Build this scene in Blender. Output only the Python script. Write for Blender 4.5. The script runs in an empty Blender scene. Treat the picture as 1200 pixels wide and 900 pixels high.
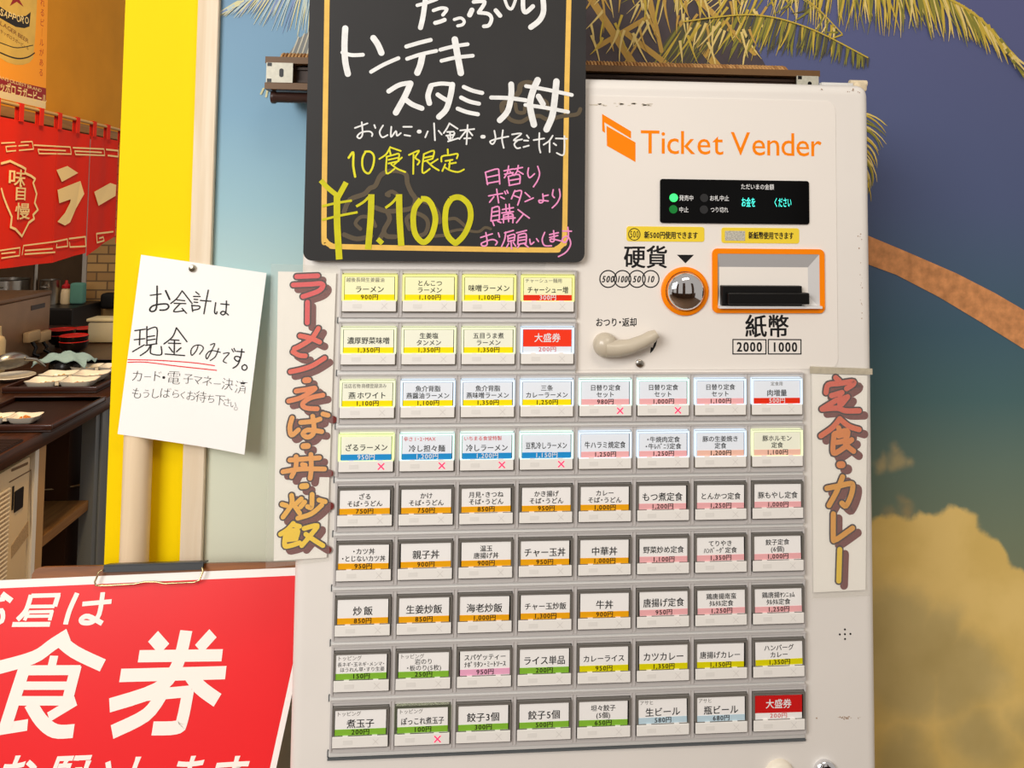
import bpy, bmesh, math, random
from mathutils import Vector, Matrix
random.seed(7)
SC = bpy.context.scene
COL = SC.collection

# ------------------------------------------------------------------ camera
F = 900.0; PPX, PPY = 600.0, 200.0          # focal length and principal point for a 1200x900 frame
YAW, PIT, ROL = 0.0743, 0.05204, 0.01142
CAM = Vector((0.09777, -0.6923, 0.05745))
fw = Vector((math.sin(YAW)*math.cos(PIT), math.cos(YAW)*math.cos(PIT), math.sin(PIT)))
r0 = Vector((math.cos(YAW), -math.sin(YAW), 0)); u0 = r0.cross(fw)
RT = r0*math.cos(ROL) + u0*math.sin(ROL)
UP = -r0*math.sin(ROL) + u0*math.cos(ROL)
cd = bpy.data.cameras.new('camera'); co = bpy.data.objects.new('camera', cd); COL.objects.link(co)
cd.sensor_width = 36; cd.lens = F/1200*36; cd.shift_y = (PPY-450)/1200; cd.clip_start = .01
M = Matrix((RT, UP, -fw)).transposed().to_4x4(); M.translation = CAM
co.matrix_world = M
SC.camera = co
SC.view_settings.view_transform = 'Standard'; SC.view_settings.look = 'None'
SC.view_settings.gamma = 1; SC.view_settings.use_curve_mapping = False
SC.view_settings.exposure = 0.0

# ------------------------------------------------------------------ world and lamps
w = bpy.data.worlds.new('world'); SC.world = w; w.use_nodes = True
w.node_tree.nodes['Background'].inputs[0].default_value = (1.0, .93, .85, 1)
w.node_tree.nodes['Background'].inputs[1].default_value = .50
def area(name, loc, aim, sx, sy, power, color):
    l = bpy.data.lights.new(name, 'AREA'); l.shape = 'RECTANGLE'; l.size = sx; l.size_y = sy
    l.energy = power; l.color = color
    o = bpy.data.objects.new(name, l); COL.objects.link(o); o.location = loc
    o.rotation_euler = (Vector(aim)-Vector(loc)).to_track_quat('-Z', 'Y').to_euler()
    return o
area('window_daylight', (-1.1, -1.7, .75), (.0, .2, -.1), 1.1, .9, 40, (1, .98, .95))
area('ceiling_lamp', (.6, -1.3, 1.2), (.2, .2, -.2), .7, .25, 7, (1, .88, .74))
area('kitchen_ceiling_lamp', (-1.9, 2.0, .95), (-1.7, 2.2, -.6), .6, .6, 12, (1, .76, .46))
area('counter_lamp', (-.75, 1.0, 1.0), (-1.4, 1.5, 0), .25, .25, 24, (1, .66, .28))

# ------------------------------------------------------------------ helpers
def lin(c):
    f = lambda v: (v/12.92 if v <= .04045 else ((v+.055)/1.055)**2.4)
    return tuple(f(v/255) for v in c) + (1,)
MATS = {}
def mat(name, rgb, rough=.5, metal=0, emit=0, ergb=None, coat=0, vary=0, vscale=40, bump=0, bscale=200, alpha=1, trans=0, spec=.3):
    if name in MATS: return MATS[name]
    m = bpy.data.materials.new(name); m.use_nodes = True; nt = m.node_tree
    b = nt.nodes['Principled BSDF']; c = lin(rgb)
    b.inputs['Base Color'].default_value = c; b.inputs['Roughness'].default_value = rough
    b.inputs['Metallic'].default_value = metal; b.inputs['Coat Weight'].default_value = coat
    b.inputs['Coat Roughness'].default_value = .12; b.inputs['Alpha'].default_value = alpha
    b.inputs['Transmission Weight'].default_value = trans; b.inputs['Specular IOR Level'].default_value = spec
    if emit:
        b.inputs['Emission Color'].default_value = lin(ergb or rgb); b.inputs['Emission Strength'].default_value = emit
    if vary or bump:
        tc = nt.nodes.new('ShaderNodeTexCoord'); n = nt.nodes.new('ShaderNodeTexNoise'); n.inputs['Scale'].default_value = vscale
        n.inputs['Detail'].default_value = 4
        nt.links.new(tc.outputs['Object'], n.inputs['Vector'])
        if vary:
            r = nt.nodes.new('ShaderNodeValToRGB')
            r.color_ramp.elements[0].position = .3; r.color_ramp.elements[1].position = .7
            r.color_ramp.elements[0].color = tuple(v*(1-vary) for v in c[:3])+(1,)
            r.color_ramp.elements[1].color = tuple(min(1, v*(1+vary*.6)) for v in c[:3])+(1,)
            nt.links.new(n.outputs['Fac'], r.inputs[0]); nt.links.new(r.outputs[0], b.inputs['Base Color'])
        if bump:
            n2 = nt.nodes.new('ShaderNodeTexNoise'); n2.inputs['Scale'].default_value = bscale
            nt.links.new(tc.outputs['Object'], n2.inputs['Vector'])
            bp = nt.nodes.new('ShaderNodeBump'); bp.inputs['Strength'].default_value = bump; bp.inputs['Distance'].default_value = .002
            nt.links.new(n2.outputs['Fac'], bp.inputs['Height']); nt.links.new(bp.outputs[0], b.inputs['Normal'])
    MATS[name] = m
    return m
def wood(name, a, b_, scale=(4, 60, 60), rough=.5):
    if name in MATS: return MATS[name]
    m = mat(name, a, rough); nt = m.node_tree; b = nt.nodes['Principled BSDF']
    tc = nt.nodes.new('ShaderNodeTexCoord'); mp = nt.nodes.new('ShaderNodeMapping'); mp.inputs['Scale'].default_value = scale
    n = nt.nodes.new('ShaderNodeTexNoise'); n.inputs['Scale'].default_value = 1.5; n.inputs['Detail'].default_value = 5; n.inputs['Distortion'].default_value = .6
    r = nt.nodes.new('ShaderNodeValToRGB'); r.color_ramp.elements[0].color = lin(a); r.color_ramp.elements[1].color = lin(b_)
    r.color_ramp.elements[0].position = .35; r.color_ramp.elements[1].position = .65
    nt.links.new(tc.outputs['Object'], mp.inputs[0]); nt.links.new(mp.outputs[0], n.inputs['Vector'])
    nt.links.new(n.outputs['Fac'], r.inputs[0]); nt.links.new(r.outputs[0], b.inputs['Base Color'])
    return m
def film(name, tint=(235, 240, 240), refl=.12, rough=.08):
    """clear plastic film: mostly see-through with a glossy surface"""
    if name in MATS: return MATS[name]
    m = bpy.data.materials.new(name); m.use_nodes = True; nt = m.node_tree; nt.nodes.remove(nt.nodes['Principled BSDF'])
    out = nt.nodes['Material Output']; t = nt.nodes.new('ShaderNodeBsdfTransparent'); t.inputs[0].default_value = lin(tint)
    g = nt.nodes.new('ShaderNodeBsdfGlossy'); g.inputs['Roughness'].default_value = rough
    d = nt.nodes.new('ShaderNodeBsdfDiffuse'); d.inputs[0].default_value = lin((252, 250, 246))
    a = nt.nodes.new('ShaderNodeMixShader'); a.inputs[0].default_value = refl
    c = nt.nodes.new('ShaderNodeMixShader'); c.inputs[0].default_value = .72
    nt.links.new(g.outputs[0], c.inputs[1]); nt.links.new(d.outputs[0], c.inputs[2])
    nt.links.new(t.outputs[0], a.inputs[1]); nt.links.new(c.outputs[0], a.inputs[2]); nt.links.new(a.outputs[0], out.inputs[0])
    MATS[name] = m
    return m

def ray(px, py): return fw*F + RT*(px-PPX) - UP*(py-PPY)
def PY(px, py, Y):
    d = ray(px, py); return CAM + d*((Y-CAM.y)/d.y)
def PX(px, py, X):
    d = ray(px, py); return CAM + d*((X-CAM.x)/d.x)
def PZ(px, py, Z):
    d = ray(px, py); return CAM + d*((Z-CAM.z)/d.z)

class Frame:
    """a real plane in the scene with in-plane axes U, V and normal N towards the room"""
    def __init__(s, O, U, V, disp=None):
        s.O = Vector(O); s.U = Vector(U).normalized(); s.V = Vector(V).normalized(); s.N = s.U.cross(s.V).normalized(); s.disp = disp
    def uv(s, px, py):
        d = ray(px, py); t = (s.O-CAM).dot(s.N)/d.dot(s.N); p = CAM+d*t-s.O
        return (p.dot(s.U), p.dot(s.V))
    def p3(s, u, v, d=0):
        if s.disp: d = d + s.disp(u, v)
        return s.O + s.U*u + s.V*v + s.N*d
    def sc(s, px, py):
        a = s.uv(px-.5, py); b = s.uv(px+.5, py); c = s.uv(px, py-.5); e = s.uv(px, py+.5)
        return math.hypot(b[0]-a[0], b[1]-a[1]), math.hypot(e[0]-c[0], e[1]-c[1])

ORG = {}
class MB:
    def __init__(s): s.v = []; s.f = []; s.m = []
    def add(s, vs, fs, mi=0):
        o = len(s.v); s.v += [Vector(x) for x in vs]
        for f in fs: s.f.append([o+i for i in f]); s.m.append(mi)
        return s
    def box(s, x0, x1, y0, y1, z0, z1, mi=0):
        if x0 > x1: x0, x1 = x1, x0
        if y0 > y1: y0, y1 = y1, y0
        if z0 > z1: z0, z1 = z1, z0
        return s.add([(x0, y0, z0), (x1, y0, z0), (x1, y1, z0), (x0, y1, z0), (x0, y0, z1), (x1, y0, z1), (x1, y1, z1), (x0, y1, z1)],
              [(3, 2, 1, 0), (4, 5, 6, 7), (0, 1, 5, 4), (1, 2, 6, 5), (2, 3, 7, 6), (3, 0, 4, 7)], mi)
    def rbox(s, x0, x1, y0, y1, z0, z1, r, seg=3, mi=0, axis=None):
        bm = bmesh.new(); bmesh.ops.create_cube(bm, size=1)
        for v in bm.verts: v.co = Vector(((x0+x1)/2+v.co.x*(x1-x0), (y0+y1)/2+v.co.y*(y1-y0), (z0+z1)/2+v.co.z*(z1-z0)))
        es = bm.edges[:]
        if axis is not None: es = [e for e in es if abs((e.verts[0].co-e.verts[1].co)[axis]) > 1e-6]
        bmesh.ops.bevel(bm, geom=es, offset=r, segments=seg, affect='EDGES', profile=.5)
        bm.verts.index_update(); s.add([v.co.copy() for v in bm.verts], [[v.index for v in f.verts] for f in bm.faces], mi); bm.free()
        return s
    def lathe(s, prof, c, ax=(0, 0, 1), n=24, mi=0, sx=1.0):
        """prof: (radius, height) pairs along the axis"""
        A = Vector(ax).normalized(); B = A.orthogonal().normalized(); C2 = A.cross(B); c = Vector(c); vs = []; fs = []
        for r, h in prof:
            for i in range(n):
                t = 2*math.pi*i/n; vs.append(c+A*h+B*(r*math.cos(t)*sx)+C2*(r*math.sin(t)))
        for k in range(len(prof)-1):
            for i in range(n):
                j = (i+1) % n; fs.append((k*n+i, k*n+j, (k+1)*n+j, (k+1)*n+i))
        if prof[0][0] > 1e-6: fs.append(tuple(range(n))[::-1])
        if prof[-1][0] > 1e-6: fs.append(tuple((len(prof)-1)*n+i for i in range(n)))
        return s.add(vs, fs, mi)
    def tube(s, pts, r, n=10, mi=0):
        pts = [Vector(p) for p in pts]; rs = r if isinstance(r, (list, tuple)) else [r]*len(pts); vs = []; fs = []
        prev = None
        for k, p in enumerate(pts):
            t = (pts[min(k+1, len(pts)-1)]-pts[max(k-1, 0)]).normalized()
            b = t.orthogonal().normalized() if prev is None else (prev-t*prev.dot(t)).normalized()
            prev = b; c = t.cross(b)
            for i in range(n):
                a = 2*math.pi*i/n; vs.append(p+b*(rs[k]*math.cos(a))+c*(rs[k]*math.sin(a)))
        for k in range(len(pts)-1):
            for i in range(n):
                j = (i+1) % n; fs.append((k*n+i, k*n+j, (k+1)*n+j, (k+1)*n+i))
        fs.append(tuple(range(n))[::-1]); fs.append(tuple((len(pts)-1)*n+i for i in range(n)))
        return s.add(vs, fs, mi)
    # --- flat marks on a frame
    def poly(s, fr, pts, d=0, px=True, mi=0):
        q = [fr.uv(*p) if px else p for p in pts]
        return s.add([fr.p3(u, v, d) for u, v in q], [tuple(range(len(q)))], mi)
    def slab(s, fr, q, d0, d1, mi=0):
        """extrude outline q (u, v) from depth d0 to d1 along the normal"""
        ar = sum(q[i][0]*q[(i+1) % len(q)][1]-q[(i+1) % len(q)][0]*q[i][1] for i in range(len(q)))
        if ar < 0: q = q[::-1]
        n = len(q); vs = [fr.p3(u, v, d0) for u, v in q]+[fr.p3(u, v, d1) for u, v in q]
        fs = [tuple(range(n))[::-1], tuple(range(n, 2*n))]+[(i, (i+1) % n, n+(i+1) % n, n+i) for i in range(n)]
        return s.add(vs, fs, mi)
    def stroke2(s, fr, q, wd, d=0, cap=True, mi=0):
        """a brush line along q (u, v metres) as one mitred strip; every strip lies a few microns above the one before it"""
        h = wd/2; q = [p for k, p in enumerate(q) if k == 0 or math.hypot(p[0]-q[k-1][0], p[1]-q[k-1][1]) > 1e-7]
        if len(q) < 2: return s
        s.n = getattr(s, 'n', 0)+1; d += (s.n % 24)*6e-6
        dirs = []
        for a, b in zip(q, q[1:]):
            L = math.hypot(b[0]-a[0], b[1]-a[1]); dirs.append(((b[0]-a[0])/L, (b[1]-a[1])/L))
        parts = [[0]]                                   # break the strip where it turns sharply
        for k in range(1, len(q)-1):
            parts[-1].append(k)
            if dirs[k-1][0]*dirs[k][0]+dirs[k-1][1]*dirs[k][1] < .55: parts.append([k])
        parts[-1].append(len(q)-1)
        for pi, part in enumerate(parts):
            Lp, Rp = [], []; d2 = d+pi*1.5e-6
            for t, k in enumerate(part):
                ds = [dirs[x] for x in ((k-1,) if t == len(part)-1 else (k,) if t == 0 else (k-1, k))]
                dx, dy = sum(x[0] for x in ds), sum(x[1] for x in ds); L = math.hypot(dx, dy) or 1; dx /= L; dy /= L
                m = h/max(.75, dx*ds[0][0]+dy*ds[0][1])
                Lp.append((q[k][0]-dy*m, q[k][1]+dx*m)); Rp.append((q[k][0]+dy*m, q[k][1]-dx*m))
            for t in range(len(part)-1):
                s.add([fr.p3(*x, d2+t*2e-7) for x in (Rp[t], Rp[t+1], Lp[t+1], Lp[t])], [(0, 1, 2, 3)], mi)
            for end, k, sg in ((0, part[0], -1), (1, part[-1], 1)):
                inner = (pi > 0 and end == 0) or (pi < len(parts)-1 and end == 1)
                if not cap and not inner: continue
                c = q[k]; dx, dy = dirs[part[-2]] if end else dirs[part[0]]; a0 = math.atan2(dy*sg, dx*sg)
                s.add([fr.p3(c[0]+h*math.cos(a0-math.pi/2+x*math.pi/8), c[1]+h*math.sin(a0-math.pi/2+x*math.pi/8), d2+end*len(part)*2e-7) for x in range(9)], [tuple(range(9))], mi)
        return s
    def strokes(s, fr, spec, o, k, wd, d=0, cap=True, mi=0, sh=(0, 0), sm=True):
        """spec 'x,y x,y;x,y ...' in zoomed coordinates: photo pixel = o + value/k; wd in zoomed units"""
        for st in spec.split(';'):
            st = st.strip()
            if not st: continue
            ww = wd
            if '|' in st: a, st = st.split('|'); ww = float(a)
            pts = [tuple(float(t) for t in p.split(',')) for p in st.split()]
            px = [(o[0]+(x+sh[0])/k, o[1]+(y+sh[1])/k) for x, y in pts]
            m = smooth(px) if sm and len(px) > 2 else px
            sx, sy = fr.sc(*px[len(px)//2])
            s.stroke2(fr, [fr.uv(*p) for p in m], ww/k*(sx+sy)/2, d, cap, mi)
        return s
    def text(s, fr, px, py, hpx, body, wpx=None, off=0, slant=0, d=0, mi=0, rot=0, align='c', maxw=None, bold=0):
        """lettering centred on photo pixel (px, py); hpx is the em height in pixels"""
        sx, sy = fr.sc(px, py); u, v = fr.uv(px, py)
        return s.textuv(fr, u, v, hpx*sy, body, None if wpx is None else wpx*sx, off, slant, d, mi, rot, align, None if maxw is None else maxw*sx, bold)
    def textuv(s, fr, u, v, h, body, wd=None, off=0, slant=0, d=0, mi=0, rot=0, align='c', maxw=None, bold=0):
        if bold:                                        # a heavier weight: the outline laid four times a hair apart
            for k, (a, b) in enumerate(((-1, -1), (1, -1), (1, 1), (-1, 1))):
                s.textuv(fr, u+a*bold*h, v+b*bold*h*.7, h, body, wd, off, slant, d+k*8e-6, mi, rot, align, maxw)
            return s
        x = 0; items = []
        for ch in body:
            g = glyph(ch, off)
            if g is None: x += .17; continue
            gv, gf, adv, sh = g; items.append((gv, gf, x-sh)); x += adv
        if not items: return s
        sx = h if wd is None else wd/x
        if maxw is not None and x*sx > maxw: sx = maxw/x
        cyv = .375 if any(ord(c) > 0x2E80 for c in body) else .345
        ox = {'c': -x/2, 'l': 0, 'r': -x}[align]; cr, sr = math.cos(rot), math.sin(rot)
        for gv, gf, gx in items:
            vs = []
            for a, b in gv:
                X = (a+gx+ox)*sx+(b-cyv)*h*slant; Y = (b-cyv)*h
                vs.append(fr.p3(u+X*cr-Y*sr, v+X*sr+Y*cr, d))
            s.add(vs, gf, mi)
        return s
    def build(s, name, mats, parent=None, origin=None, smooth=None, thing=False):
        if not isinstance(mats, (list, tuple)): mats = [mats]
        if origin is None:
            if parent is not None: origin = ORG[parent.name]
            else:
                xs = [v.x for v in s.v]; ys = [v.y for v in s.v]; zs = [v.z for v in s.v]
                origin = Vector(((min(xs)+max(xs))/2, (min(ys)+max(ys))/2, min(zs)))
        origin = Vector(origin)
        me = bpy.data.meshes.new(name); me.from_pydata([v-origin for v in s.v], [], s.f)
        for m in mats: me.materials.append(m)
        for p, mi in zip(me.polygons, s.m): p.material_index = mi
        me.update()
        if smooth:
            bm = bmesh.new(); bm.from_mesh(me); bmesh.ops.remove_doubles(bm, verts=bm.verts, dist=1e-6)
            bmesh.ops.recalc_face_normals(bm, faces=bm.faces); bm.to_mesh(me); bm.free()
            me.polygons.foreach_set('use_smooth', [True]*len(me.polygons))
            me.set_sharp_from_angle(angle=math.radians(smooth))
        o = bpy.data.objects.new(name, me); COL.objects.link(o)
        return place(o, parent, origin)
def place(o, parent, origin):
    origin = Vector(origin); ORG[o.name] = origin
    if parent is not None: o.parent = parent; o.location = origin-ORG[parent.name]
    else: o.location = origin
    return o
def smooth(p, n=4):
    out = []
    for i in range(len(p)-1):
        a = p[max(i-1, 0)]; b = p[i]; c = p[i+1]; e = p[min(i+2, len(p)-1)]
        for k in range(n):
            t = k/n
            out.append(tuple(.5*((2*b[j])+(-a[j]+c[j])*t+(2*a[j]-5*b[j]+4*c[j]-e[j])*t*t+(-a[j]+3*b[j]-3*c[j]+e[j])*t**3) for j in (0, 1)))
    out.append(p[-1])
    return out
def rrect(x0, x1, y0, y1, r, n=5):
    if x0 > x1: x0, x1 = x1, x0
    if y0 > y1: y0, y1 = y1, y0
    q = []
    for cx, cy, a in ((x1-r, y1-r, 0), (x0+r, y1-r, 90), (x0+r, y0+r, 180), (x1-r, y0+r, 270)):
        for k in range(n+1):
            t = math.radians(a+90*k/n); q.append((cx+r*math.cos(t), cy+r*math.sin(t)))
    return q
def tag(o, label, cat=None, group=None, kind=None):
    if label: o['label'] = label
    if cat: o['category'] = cat
    if group: o['group'] = group
    if kind: o['kind'] = kind
    return o
def empty(name, loc, label, cat, group=None):
    o = bpy.data.objects.new(name, None); COL.objects.link(o); o.empty_display_size = .05
    place(o, None, loc); return tag(o, label, cat, group)

# --- glyph cache (built-in font)
GC = {}; TMP = []
def glyph(ch, off):
    if ch in ' 　': return None
    k = (ch, off)
    if k in GC: return GC[k]
    cu = bpy.data.curves.new('glyph', 'FONT'); cu.body = ch; cu.offset = off; cu.resolution_u = 3
    o = bpy.data.objects.new('glyph', cu); COL.objects.link(o); bpy.context.view_layer.update()
    me = bpy.data.meshes.new_from_object(o.evaluated_get(bpy.context.evaluated_depsgraph_get()))
    vs = [(v.co.x, v.co.y) for v in me.vertices]; fs = [tuple(p.vertices) for p in me.polygons]
    bpy.data.objects.remove(o); bpy.data.curves.remove(cu); bpy.data.meshes.remove(me)
    xs = [v[0] for v in vs]; c = ord(ch)
    if 0xFF61 <= c <= 0xFF9F: adv, sh = .5, 0
    elif c > 0x2000: adv, sh = 1.0, 0
    else: adv, sh = max(xs)-min(xs)+.066, min(xs)-.033
    if ch == '・': adv, sh = .55, .225
    if ch.isdigit(): adv, sh = .61, (min(xs)+max(xs))/2-.305
    if ch == ',': adv, sh = .26, (min(xs)+max(xs))/2-.12
    GC[k] = (vs, fs, adv, sh)
    return GC[k]

# ------------------------------------------------------------------ materials
WHITE = mat('machine_white', (232, 226, 219), .38, vary=.02, vscale=12)
PANEL = mat('panel_white', (238, 231, 223), .3, vary=.015, vscale=9)
GREYP = mat('housing_grey', (196, 191, 188), .42)
LEDGE = mat('ledge_white', (214, 212, 208), .35)
BLACK = mat('black_plastic', (10, 10, 11), .3)
DARK = mat('dark_recess', (56, 55, 53), .25, coat=.5)
INK = mat('black_ink', (22, 21, 22), .55)
ORANGE = mat('orange_print', (252, 136, 0), .42, spec=.2)
CHROME = mat('chrome', (225, 225, 228), .06, 1)
STEEL = mat('brushed_steel', (178, 172, 162), .28, 1, vary=.1, vscale=60)
FILM = film('clear_laminate', (254, 254, 253), .08, .1)
PAPER = mat('white_paper', (255, 253, 249), .55)

# ------------------------------------------------------------------ setting
FLOOR = -1.45
YM = .205                                     # the mural's face
mural_fr = Frame((0, YM, 0), (1, 0, 0), (0, 0, 1))
mach = Frame((0, .008, 0), (1, 0, 0), (0, 0, 1))   # the machine's front sheet
mb = MB().box(-4.2, 3, -4, 5.2, FLOOR-.05, FLOOR)
tag(mb.build('floor', mat('floor_tile', (120, 92, 68), .5, vary=.15, vscale=6)), None, kind='structure')
xl = PY(246, 300, YM).x
mb = MB().box(xl-.02, 1.9, YM+.004, YM+.12, FLOOR, 1.3)
tag(mb.build('wall_back', mat('plaster_white', (225, 220, 205), .7, vary=.03)), None, kind='structure')
xp0 = PY(134.5, 330, .215).x
mb = MB().box(xp0, xl-.021, .215, .34, FLOOR, 1.3)
YELLOW = mat('yellow_paint', (255, 218, 0), .6, vary=.02, vscale=3, spec=.12)
tag(mb.build('wall_left', YELLOW), 'bright yellow painted wall strip left of the mural', kind='structure')
mb = MB()
q = [PY(x_, y_, .1975) for x_, y_ in ((227, 0), (252, 0), (240.5, 660), (215, 660))]
tw = q[1].x-q[0].x; xt = (q[0].x+q[3].x)/2
mb.rbox(xt, xt+tw, .1975, .2049, FLOOR, 1.2, .001, 1, axis=2)
tag(mb.build('trim_1', wood('pale_wood', (243, 226, 200), (228, 205, 172), (50, 50, 3), .55)), 'pale wooden strip between yellow wall and mural', kind='structure')
for x_ in (-2.6, -.75, .55, 2.2):  # unseen pillars added behind the camera as dark reflections for the chrome
    tag(MB().box(x_-.22, x_+.22, -3.3, -3.1, FLOOR, 1.3).build('added_reflection_pillar', mat('reflection_brown', (92, 66, 46), .6, vary=.1, vscale=5)), None, kind='structure')
tag(MB().box(-4.2, 3, -3.32, -3.31, FLOOR, FLOOR+.9).build('added_reflection_dado', mat('reflection_brown', (92, 66, 46), .6)), None, kind='structure')  # unseen low dado added with the pillars for the same reflections
# ------------------------------------------------------------------ mural: a printed sheet on the wall
def mural_material():
    m = bpy.data.materials.new('mural_print'); m.use_nodes = True; nt = m.node_tree; L = nt.links.new; N = nt.nodes.new
    b = nt.nodes['Principled BSDF']; b.inputs['Roughness'].default_value = .5; b.inputs['Specular IOR Level'].default_value = .3
    geo = N('ShaderNodeNewGeometry'); sep = N('ShaderNodeSeparateXYZ'); L(geo.outputs['Position'], sep.inputs[0])
    def mth(op, a, b_=None, c=None):
        n = N('ShaderNodeMath'); n.operation = op
        for i, v in enumerate((a, b_, c)):
            if v is None: continue
            if isinstance(v, (int, float)): n.inputs[i].default_value = v
            else: L(v, n.inputs[i])
        return n.outputs[0]
    def rng(x, a, b_, smooth_=True):
        n = N('ShaderNodeMapRange'); n.interpolation_type = 'SMOOTHSTEP' if smooth_ else 'LINEAR'
        n.inputs['From Min'].default_value = a; n.inputs['From Max'].default_value = b_; L(x, n.inputs['Value']); return n.outputs['Result']
    def mix(f, a, c):
        n = N('ShaderNodeMix'); n.data_type = 'RGBA'; L(f, n.inputs[0])
        for i, v in ((6, a), (7, c)):
            if isinstance(v, tuple): n.inputs[i].default_value = lin(v)
            else: L(v, n.inputs[i])
        return n.outputs[2]
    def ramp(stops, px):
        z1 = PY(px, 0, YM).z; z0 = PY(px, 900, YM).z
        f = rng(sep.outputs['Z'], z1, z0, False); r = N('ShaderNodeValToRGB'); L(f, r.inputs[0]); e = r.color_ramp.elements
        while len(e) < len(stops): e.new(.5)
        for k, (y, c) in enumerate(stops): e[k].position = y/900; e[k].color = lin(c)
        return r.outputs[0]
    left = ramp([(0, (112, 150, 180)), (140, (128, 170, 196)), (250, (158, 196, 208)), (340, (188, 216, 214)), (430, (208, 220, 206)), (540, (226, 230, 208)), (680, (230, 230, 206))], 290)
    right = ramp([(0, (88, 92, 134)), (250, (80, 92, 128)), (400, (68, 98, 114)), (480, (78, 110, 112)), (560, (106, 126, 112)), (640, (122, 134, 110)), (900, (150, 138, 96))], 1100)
    light_falloff = rng(sep.outputs['X'], PY(330, 300, YM).x, PY(900, 300, YM).x)
    sky = mix(light_falloff, left, right)  # printed sky gradient, with room light brighter on the left painted in
    nz = N('ShaderNodeTexNoise'); nz.inputs['Scale'].default_value = 16; nz.inputs['Detail'].default_value = 6; L(geo.outputs['Position'], nz.inputs['Vector'])
    sub = N('ShaderNodeVectorMath'); sub.operation = 'SUBTRACT'; L(nz.outputs['Color'], sub.inputs[0]); sub.inputs[1].default_value = (.5, .5, .5)
    scl = N('ShaderNodeVectorMath'); scl.operation = 'SCALE'; L(sub.outputs[0], scl.inputs[0]); scl.inputs['Scale'].default_value = .055
    ad = N('ShaderNodeVectorMath'); ad.operation = 'ADD'; L(geo.outputs['Position'], ad.inputs[0]); L(scl.outputs[0], ad.inputs[1])
    fl = N('ShaderNodeVectorMath'); fl.operation = 'MULTIPLY'; L(ad.outputs[0], fl.inputs[0]); fl.inputs[1].default_value = (1, 0, 1)
    def blobs(lst):
        cur = None
        for px, py, r in lst:
            p = PY(px, py, YM); n = N('ShaderNodeVectorMath'); n.operation = 'DISTANCE'; L(fl.outputs[0], n.inputs[0]); n.inputs[1].default_value = (p.x, 0, p.z)
            dd = mth('SUBTRACT', r*.00105, n.outputs['Value']); cur = dd if cur is None else mth('SMOOTH_MAX', cur, dd, .004)
        return cur
    main = blobs([(1040, 700, 92), (1100, 665, 62), (1122, 622, 26), (1085, 630, 26), (1128, 690, 70), (1180, 745, 75), (1205, 705, 24), (1150, 800, 120), (1050, 850, 130), (1230, 880, 130), (1040, 640, 22), (1160, 668, 16), (1330, 850, 120), (1440, 930, 170), (1250, 1010, 190), (1040, 1030, 170), (1640, 1010, 210)])
    col2 = N('ShaderNodeTexNoise'); col2.inputs['Scale'].default_value = 9; col2.inputs['Detail'].default_value = 5; L(geo.outputs['Position'], col2.inputs['Vector'])
    shade = blobs([(1040, 735, 62), (1095, 755, 50), (1130, 790, 55), (1060, 800, 55), (1150, 870, 45), (1060, 890, 40), (1210, 840, 30), (1340, 930, 60), (1500, 1010, 90)])
    cloud = mix(rng(col2.outputs['Fac'], .38, .66), (228, 194, 112), (242, 208, 128))
    grey = mix(rng(col2.outputs['Fac'], .35, .65), (192, 168, 106), (206, 182, 120))
    cloud = mix(rng(shade, -.012, .03), cloud, grey)
    small = blobs([(1052, 538, 13), (1034, 541, 9), (1049, 526, 6), (1065, 541, 7)])
    wisp = blobs([(1062, 600, 12), (1040, 612, 16), (1062, 588, 7)])
    c1 = mix(mth('MULTIPLY', rng(wisp, -.006, .012), .55), sky, (190, 160, 105))
    c2 = mix(mth('MULTIPLY', rng(small, -.005, .010), .62), c1, (205, 180, 125))
    c3 = mix(rng(main, -.003, .006), c2, cloud)
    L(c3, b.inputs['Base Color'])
    return m
mural = empty('mural', (PY(700, 300, YM).x, YM, FLOOR), 'seaside sky mural of palms and yellow clouds on the back wall', 'mural')
mb = MB().box(xt+tw+.0002, 1.88, YM, YM+.0038, FLOOR+.1, 1.25)
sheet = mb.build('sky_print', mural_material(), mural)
PG = [mat('palm_gold', (196, 168, 62), .55), mat('palm_olive', (134, 128, 50), .55), mat('palm_straw', (222, 196, 120), .55), mat('palm_dark', (84, 80, 56), .55)]
PB = [mat('palm_pale', (178, 196, 196), .55), mat('palm_lilac', (126, 146, 184), .55), mat('palm_sand', (212, 206, 158), .55)]
def leaflet(mb, a, ang, ln, wd, bend, mi, d=.0006):
    pts = []; x, y = a; n = 4
    for k in range(n+1):
        pts.append((x, y, wd*(1-k/n)**.7*.5+.15)); t = ang+bend*k/n
        x += math.cos(t)*ln/n; y += math.sin(t)*ln/n
    L_, R_ = [], []
    for k, (x, y, h) in enumerate(pts):
        t = ang+bend*k/n; nx, ny = -math.sin(t)*h, math.cos(t)*h; L_.append((x+nx, y+ny)); R_.append((x-nx, y-ny))
    for k in range(n): mb.poly(mural_fr, [L_[k], L_[k+1], R_[k+1], R_[k]], d, mi=mi)
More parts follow.
